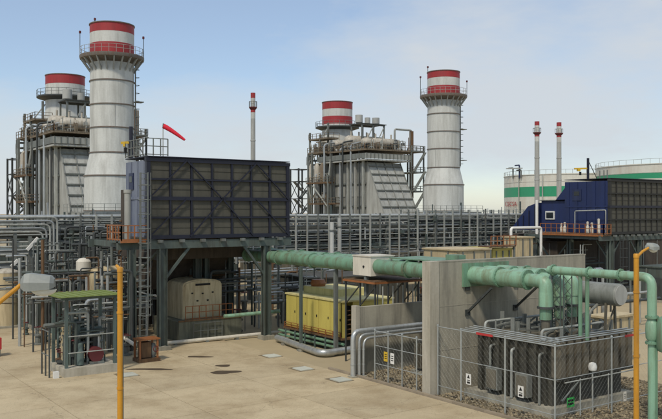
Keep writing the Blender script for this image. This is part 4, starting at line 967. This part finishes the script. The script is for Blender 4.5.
for y0 in (3.3, 1.5): b = add(TR, 'control_box', 'cons', box(-.5, y0, .7, -.17, y0 + .7, 1.7)); add(b, 'box_door', 'xfmr', box(-.53, y0 + .06, .76, -.5, y0 + .64, 1.64))
add(TR, 'oil_pump', 'white', lathe([(.05, 1.9), (.17, 1.95), (.2, 2.1), (.15, 2.25), (.04, 2.3)], 12, (1.85, -.18)))
add(TR, 'pump_stem', 'steel_light', cyl((1.85, -.18, .1), (1.85, -.18, 1.92), .035, 6))
for x in (.9, 2.9): add(TR, 'pump_stem', 'steel_light', cyl((x, -.25, .1), (x, -.25, 1.7), .03, 6))
add(TR, 'front_rail', 'steel_light', cyl((-.2, -.3, 1.65), (4.8, -.3, 1.65), .03, 6)); add(TR, 'front_rail', 'steel', beam((-.4, -.3, .9), (.7, -.3, 1.6), .05))
for k, bx in enumerate(BX):
    for s in range(1): add(TR, 'bushing_turret', 'xfmr', lathe([(.4, 3.22), (.4, 3.42), (.26, 3.5)], 16, (bx - 28.2, 24.1 - 22.3)))
mb = MB(); rg2 = random.Random(5)
for k in range(70):
    x, y = rg2.uniform(.1, 4.9), rg2.uniform(.7, 4.9); a = rg2.random()
    if a < .5: mb = mb + cyl((x, y, 3.2), (x, y, 3.4 + rg2.uniform(.1, .7)), rg2.uniform(.04, .12), 6)
    else: mb = mb + beam((x, y, 3.3 + rg2.uniform(0, .4)), (min(5, x + rg2.uniform(.4, 1.5)), y, 3.3 + rg2.uniform(0, .4)), .07)
add(TR, 'lid_fittings', 'cons', mb, kind='stuff')
for k in range(4): add(TR, 'lid_rail', 'galv', cyl((-.9 + .28 * k, -.35, 3.36 + .03 * k), (-.9 + .28 * k, 5.2, 3.36 + .03 * k), .03, 6))
for k in range(3): add(TR, 'lid_rail', 'galv', cyl((-1.0, -.35 + .35 * k, 3.47), (5.2, -.35 + .35 * k, 3.47), .028, 6))
for y in (1.2, 4.6): add(TR, 'lid_pipe', 'steel_light', tube([(.1, y, 3.3), (.1, y, 3.7), (4.6, y, 3.7)], .06, 8, .2))
cy0, cz, cr = .0, 5.12, .52; cxx = 32.3 - 28.2
c = add(TR, 'conservator', 'cons', tube([(cxx, cy0 - .06, cz), (cxx, cy0, cz), (cxx, cy0 + 3.2, cz), (cxx, cy0 + 3.26, cz)], [cr - .05, cr, cr, cr - .05], 28)); add(c, 'conservator_end', 'stackgrey', tube([(cxx, cy0 - .1, cz), (cxx, cy0 - .06, cz)], cr - .06, 28))
for y in (.5, 2.6):
    for x in (-.4, .4): add(TR, 'conservator_leg', 'xfmr', beam((cxx + x, y, 3.2), (cxx + x * .8, y, cz - .35), .1))
    add(TR, 'conservator_brace', 'xfmr', beam((cxx - .4, y, 3.3), (cxx + .4, y, cz - .5), .06))
add(TR, 'relief_pipe', 'cons', tube([(cxx - .9, 1.0, 3.2), (cxx - .9, 1.0, 4.3), (cxx - .1, 1.0, 4.7)], .07, 8, .3))
add(TR, 'gauge_post', 'steel_dark', cyl((1.6, .3, 3.4), (1.6, .3, 6.3), .035, 6))
# ground boxes behind the transformer
block('switch_cabinet', 'tan switch cabinet behind the transformer beside the yellow pole', 'cabinet', *W(607, 47.5), *(a + b for a, b in zip(W(607, 47.5), (2.6, 1.2))), 2.6, 'beige', 3)

# ================================================================== UNIT TWO PIECES SEEN OVER THE WALL
x0 = X(457, 47.0); block('generator_enclosure', 'beige generator enclosure seen over the tall wall', 'enclosure', x0, 47, X(490, 47.0), 51, 5.75, 'beige', 3)
x0 = X(493, 50.0); block('turbine_module', 'yellow turbine module seen over the wall right of the beige one', 'enclosure', x0, 50, X(512, 50), 54, 5.5, 'yellow', 3)
T = thing('module_gallery', 'rusty gallery with yellow rails above the yellow module', 'gallery', (X(491, 49.6), 49.6, 0)); w = X(516, 49.6) - X(491, 49.6)
add(T, 'deck', 'rust', box(0, 0, 5.75, w, 1.6, 5.85)); railing(T, [(0, 0, 5.85), (w, 0, 5.85)], .9, 'orange', .035, .8)
for x in (.1, w - .1): add(T, 'leg', 'steel', box(x - .07, .1, 0, x + .07, .24, 5.75))
x0 = X(519, 52); block('local_cabinet', 'small tan cabinet house between the white pipe and the blue house', 'cabinet', x0, 52, X(533, 52), 54, 6.4, 'beige', 2)

# ================================================================== GREEN-ROOFED SHELTER
SH = thing('pump_shelter', 'open pump shelter with a bright green sheet roof', 'shelter', (13.4, 43.4, 0))
sw, sdp = 2.85, 2.5
add(SH, 'plinth', 'concrete_light', box(-.1, -.15, .03, sw + .1, sdp + .1, .5))
for x in (.08, sw - .08):
    for y in (.05, sdp - .1): add(SH, 'post', 'teal', box(x - .08, y - .08, .5, x + .08, y + .08, 4.18))
for y in (.05, sdp - .1): add(SH, 'roof_beam', 'teal', box(-.2, y - .06, 4.18, sw + .2, y + .06, 4.325))
for k in range(8):
    xa = -.45 + k * (sw + .75) / 8
    add(SH, 'roof_sheet', 'roofgreen', prism([(-.45, 4.36), (sdp + .3, 4.33), (sdp + .3, 4.36), (-.45, 4.39)], 'x', xa, xa + (sw + .75) / 8 - .012))
    add(SH, 'roof_ridge', 'roofgreen', prism([(-.45, 4.39), (sdp + .3, 4.36), (sdp + .3, 4.4), (-.45, 4.43)], 'x', xa, xa + .07))
pu = add(SH, 'pump', 'maroon', tube([(1.9, .5, 1.0), (1.9, 1.3, 1.0)], .42, 16)); add(pu, 'pump_base', 'steel', box(1.5, .4, .5, 2.3, 1.5, .62))
add(SH, 'control_panel', 'beige', box(.25, 1.2, .5, .75, 1.6, 2.6)); add(SH, 'control_panel', 'steel_dark', box(.85, 1.8, .5, 1.5, 2.1, 2.2))
add(SH, 'motor', 'teal', lathe([(.12, .5), (.2, .55), (.2, 1.2), (.13, 1.35), (.13, 1.7), (.03, 1.75)], 12, (.95, .4)))
for k in range(9):
    x, y = .3 + .27 * k, 1.0 + .13 * (k * 5 % 7); z = 2.1 + .25 * (k * 3 % 7)
    add(SH, 'pipe', ('steel_light', 'teal', 'steel', 'lag')[k % 4], tube([(x, y, .5), (x, y, z), (x + .4, y + .3, z)], .055 + .02 * (k % 3), 8, .15))
for z in (1.3, 2.2): add(SH, 'tie_rail', 'steel_light', cyl((.1, .0, z), (sw - .1, .0, z), .03, 6))
for k in range(3): add(SH, 'side_post', 'steel_dark', cyl((-.75, .3 + .7 * k, 0), (-.75, .3 + .7 * k, 2.6), .045, 6))
for z in (1.2, 2.5): add(SH, 'side_rail', 'steel', cyl((-.75, .3, z), (-.75, 1.7, z), .03, 6))
add(SH, 'side_box', 'white', box(-.62, -.1, .03, -.35, .12, .4))
tx0, ty0 = G(58, 372)
# pale cylinder (drain vessel) with support behind the shelter
bx, by = W(98, 55)
T = thing('blowdown_vessel', 'tan horizontal vessel behind the green-roofed shelter', 'vessel', (bx, by, 0)); zc = ZZ(280, 55)
add(T, 'shell', 'beige', tube([(-.6, -.1, zc), (-.5, -.1, zc), (.0, 0, zc), (1.6, .2, zc)], [.3, .75, .95, .95], 18)); add(T, 'stand', 'steel', box(.2, -.4, 0, .4, .4, zc - .8)); add(T, 'stand', 'steel', box(1.2, -.3, 0, 1.4, .5, zc - .8)); add(T, 'dome', 'boxwhite', lathe([(.5, zc + .7), (.5, zc + 1.3), (.3, zc + 1.5), (.02, zc + 1.55)], 14, (-.9, .3)))
# beige tank at the left edge
bx, by = W(7, 62)
T = thing('day_tank', 'beige upright tank at the left edge below the rack', 'tank', (bx, by, 0)); zt = ZZ(268, 62)
add(T, 'shell', 'beige', lathe([(.85, .2), (.85, zt - .35)], 28)); add(T, 'roof', 'drum', lathe([(.87, zt - .35), (.85, zt - .25), (.4, zt - .05), (.02, zt)], 28)); add(T, 'base', 'concrete', cbox(0, 0, 0, 2.1, 2.1, .2)); add(T, 'hoop', 'deckbrown', lathe([(.85, 1.9), (.89, 1.95), (.85, 2.0)], 28)); add(T, 'outlet_pipe', 'steel', tube([(.8, -.2, .7), (1.3, -.4, .7), (1.3, -.4, .2)], .08, 8, .1))
# teal pedestal valve under the lamp and low machines at the left
bx, by = G(24, 327)
T = thing('hydrant', 'teal pipe stand on the apron below the left lamp head', 'pipe stand', (bx, by, 0)); add(T, 'stand', 'teal', lathe([(.5, .03), (.5, .25), (.3, .3), (.3, .6), (.16, .7), (.16, 2.9)], 14)); add(T, 'cross', 'teal', tube([(-.5, 0, 2.4), (.7, 0, 2.4)], .14, 10)); add(T, 'hand_wheel', 'teal', tube([(.3 * math.cos(a), .3 * math.sin(a), 3.0) for a in [2 * math.pi * k / 12 for k in range(13)]], .04, 5))
random_cluster('rusty low valves left of the bent risers', *(W(18, 63)[0], W(18, 63)[0] + 3.5), *(W(18, 63)[1] - 1, W(18, 63)[1] + 3), 2.2, 16, 21, ('rust', 'steel', 'steel_dark', 'teal'))

fx, fy = G(-4, 357)
T = thing('fire_cabinet', 'red fire hose cabinet at the left edge of the apron', 'cabinet', (fx, fy, ZS))
add(T, 'body', 'redstrip', box(-.25, -.35, .45, .25, .35, 1.15)); add(T, 'door', 'redstrip', box(-.28, -.31, .5, -.25, .31, 1.1)); add(T, 'leg', 'steel', box(-.2, -.3, 0, -.14, -.24, .45)); add(T, 'leg', 'steel', box(-.2, .24, 0, -.14, .3, .45)); add(T, 'leg', 'steel', box(.14, -.3, 0, .2, -.24, .45)); add(T, 'leg', 'steel', box(.14, .24, 0, .2, .3, .45))

# ================================================================== YELLOW LAMP POLES
def lamp_head(T, p, d, s=1.0):
    """street-light head: tapered housing with a bowl under it, pointing along d"""
    d = Vector((d[0], d[1], 0)).normalized(); n = Vector((-d.y, d.x, 0)); p = Vector(p); m = MB()
    prof = [(0, .08, .1), (.07, .2, .19), (.16, .22, .2), (.5, .2, .15), (.56, .12, .1)]
    for t, w, h in prof:
        c = p + d * t * s
        for a, b in ((-1, -.5), (1, -.5), (1, .25), (.55, 1), (-.55, 1), (-1, .25)): m.v.append(tuple(c + n * a * w * s + Vector((0, 0, b * h * s))))
    for i in range(len(prof) - 1):
        for k in range(6): m.f.append((i * 6 + k, i * 6 + (k + 1) % 6, i * 6 + 6 + (k + 1) % 6, i * 6 + 6 + k))
    m.f += [tuple(range(6)), tuple(range(24, 30))]
    h = add(T, 'lamp_head', 'lamp_grey', m); h.data.polygons.foreach_set('use_smooth', [False] * len(h.data.polygons)); c = p + d * .38 * s
    b = MB()
    for k in range(5):
        a = k / 4 * 1.4
        for j in range(12):
            f = 2 * math.pi * j / 12; q = c + d * (.22 * s * math.cos(a) * math.cos(f)) + n * (.15 * s * math.cos(a) * math.sin(f)) + Vector((0, 0, -.085 * s - .12 * s * math.sin(a))); b.v.append(tuple(q))
    for i in range(4):
        for j in range(12): b.f.append((i * 12 + j, i * 12 + (j + 1) % 12, i * 12 + 12 + (j + 1) % 12, i * 12 + 12 + j))
    add(h, 'lens', 'lens', b)
rx, ry = S_, -C_
def pole(lab, px, D, ytop, r, arm, head):
    x, y = W(px, D); zt = ZZ(ytop, D); T = thing('lamp_post', lab, 'lamp post', (x, y, 0), 'yellow lamp posts')
    add(T, 'pole', 'yellow_pole', tube([(0, 0, 0), (0, 0, zt * .5), (0, 0, zt)], [r * 1.12, r * 1.04, r], 18)); add(T, 'base_plate', 'yellow_pole', cbox(0, 0, 0, r * 5, r * 5, .06)); add(T, 'pole_cap', 'yellow_pole', lathe([(r * 1.12, zt - .1), (r * 1.12, zt), (r * .9, zt + .025), (.01, zt + .03)], 16))
    for f in (.35, .6, .85): add(T, 'clamp_band', 'yellow_pole', tube([(0, 0, zt * f), (0, 0, zt * f + .05)], r * 1.22, 16))
    add(T, 'conduit', 'steel', cyl((r * 1.25, 0, .1), (r * 1.2, 0, zt * .86), .014, 6))
    a = Vector((rx, ry, 0)) * arm[0] + Vector((C_, S_, 0)) * arm[2] + Vector((0, 0, arm[1]))
    add(T, 'arm', 'yellow_pole', tube([(0, 0, zt - .1), a * .5 + Vector((0, 0, zt - .06)), a + Vector((0, 0, zt - .1))], [arm[3], arm[3], arm[3] * .9], 10))
    if head: lamp_head(T, a + Vector((0, 0, zt - .1)), a, head)
    return T
pole('yellow lamp post standing in the left foreground', 120, 20, 268, .066, (-.15, .14, .25, .042), 0)
pole('yellow lamp post standing before the right end of the fence', 636.3, 24, 254.5, .078, (.52, .28, .4, .04), .75)
pole('lamp post outside the left edge whose yellow arm and grey head reach in', -26, 18, 322, .08, (.98, .92, .2, .055), 1.3)
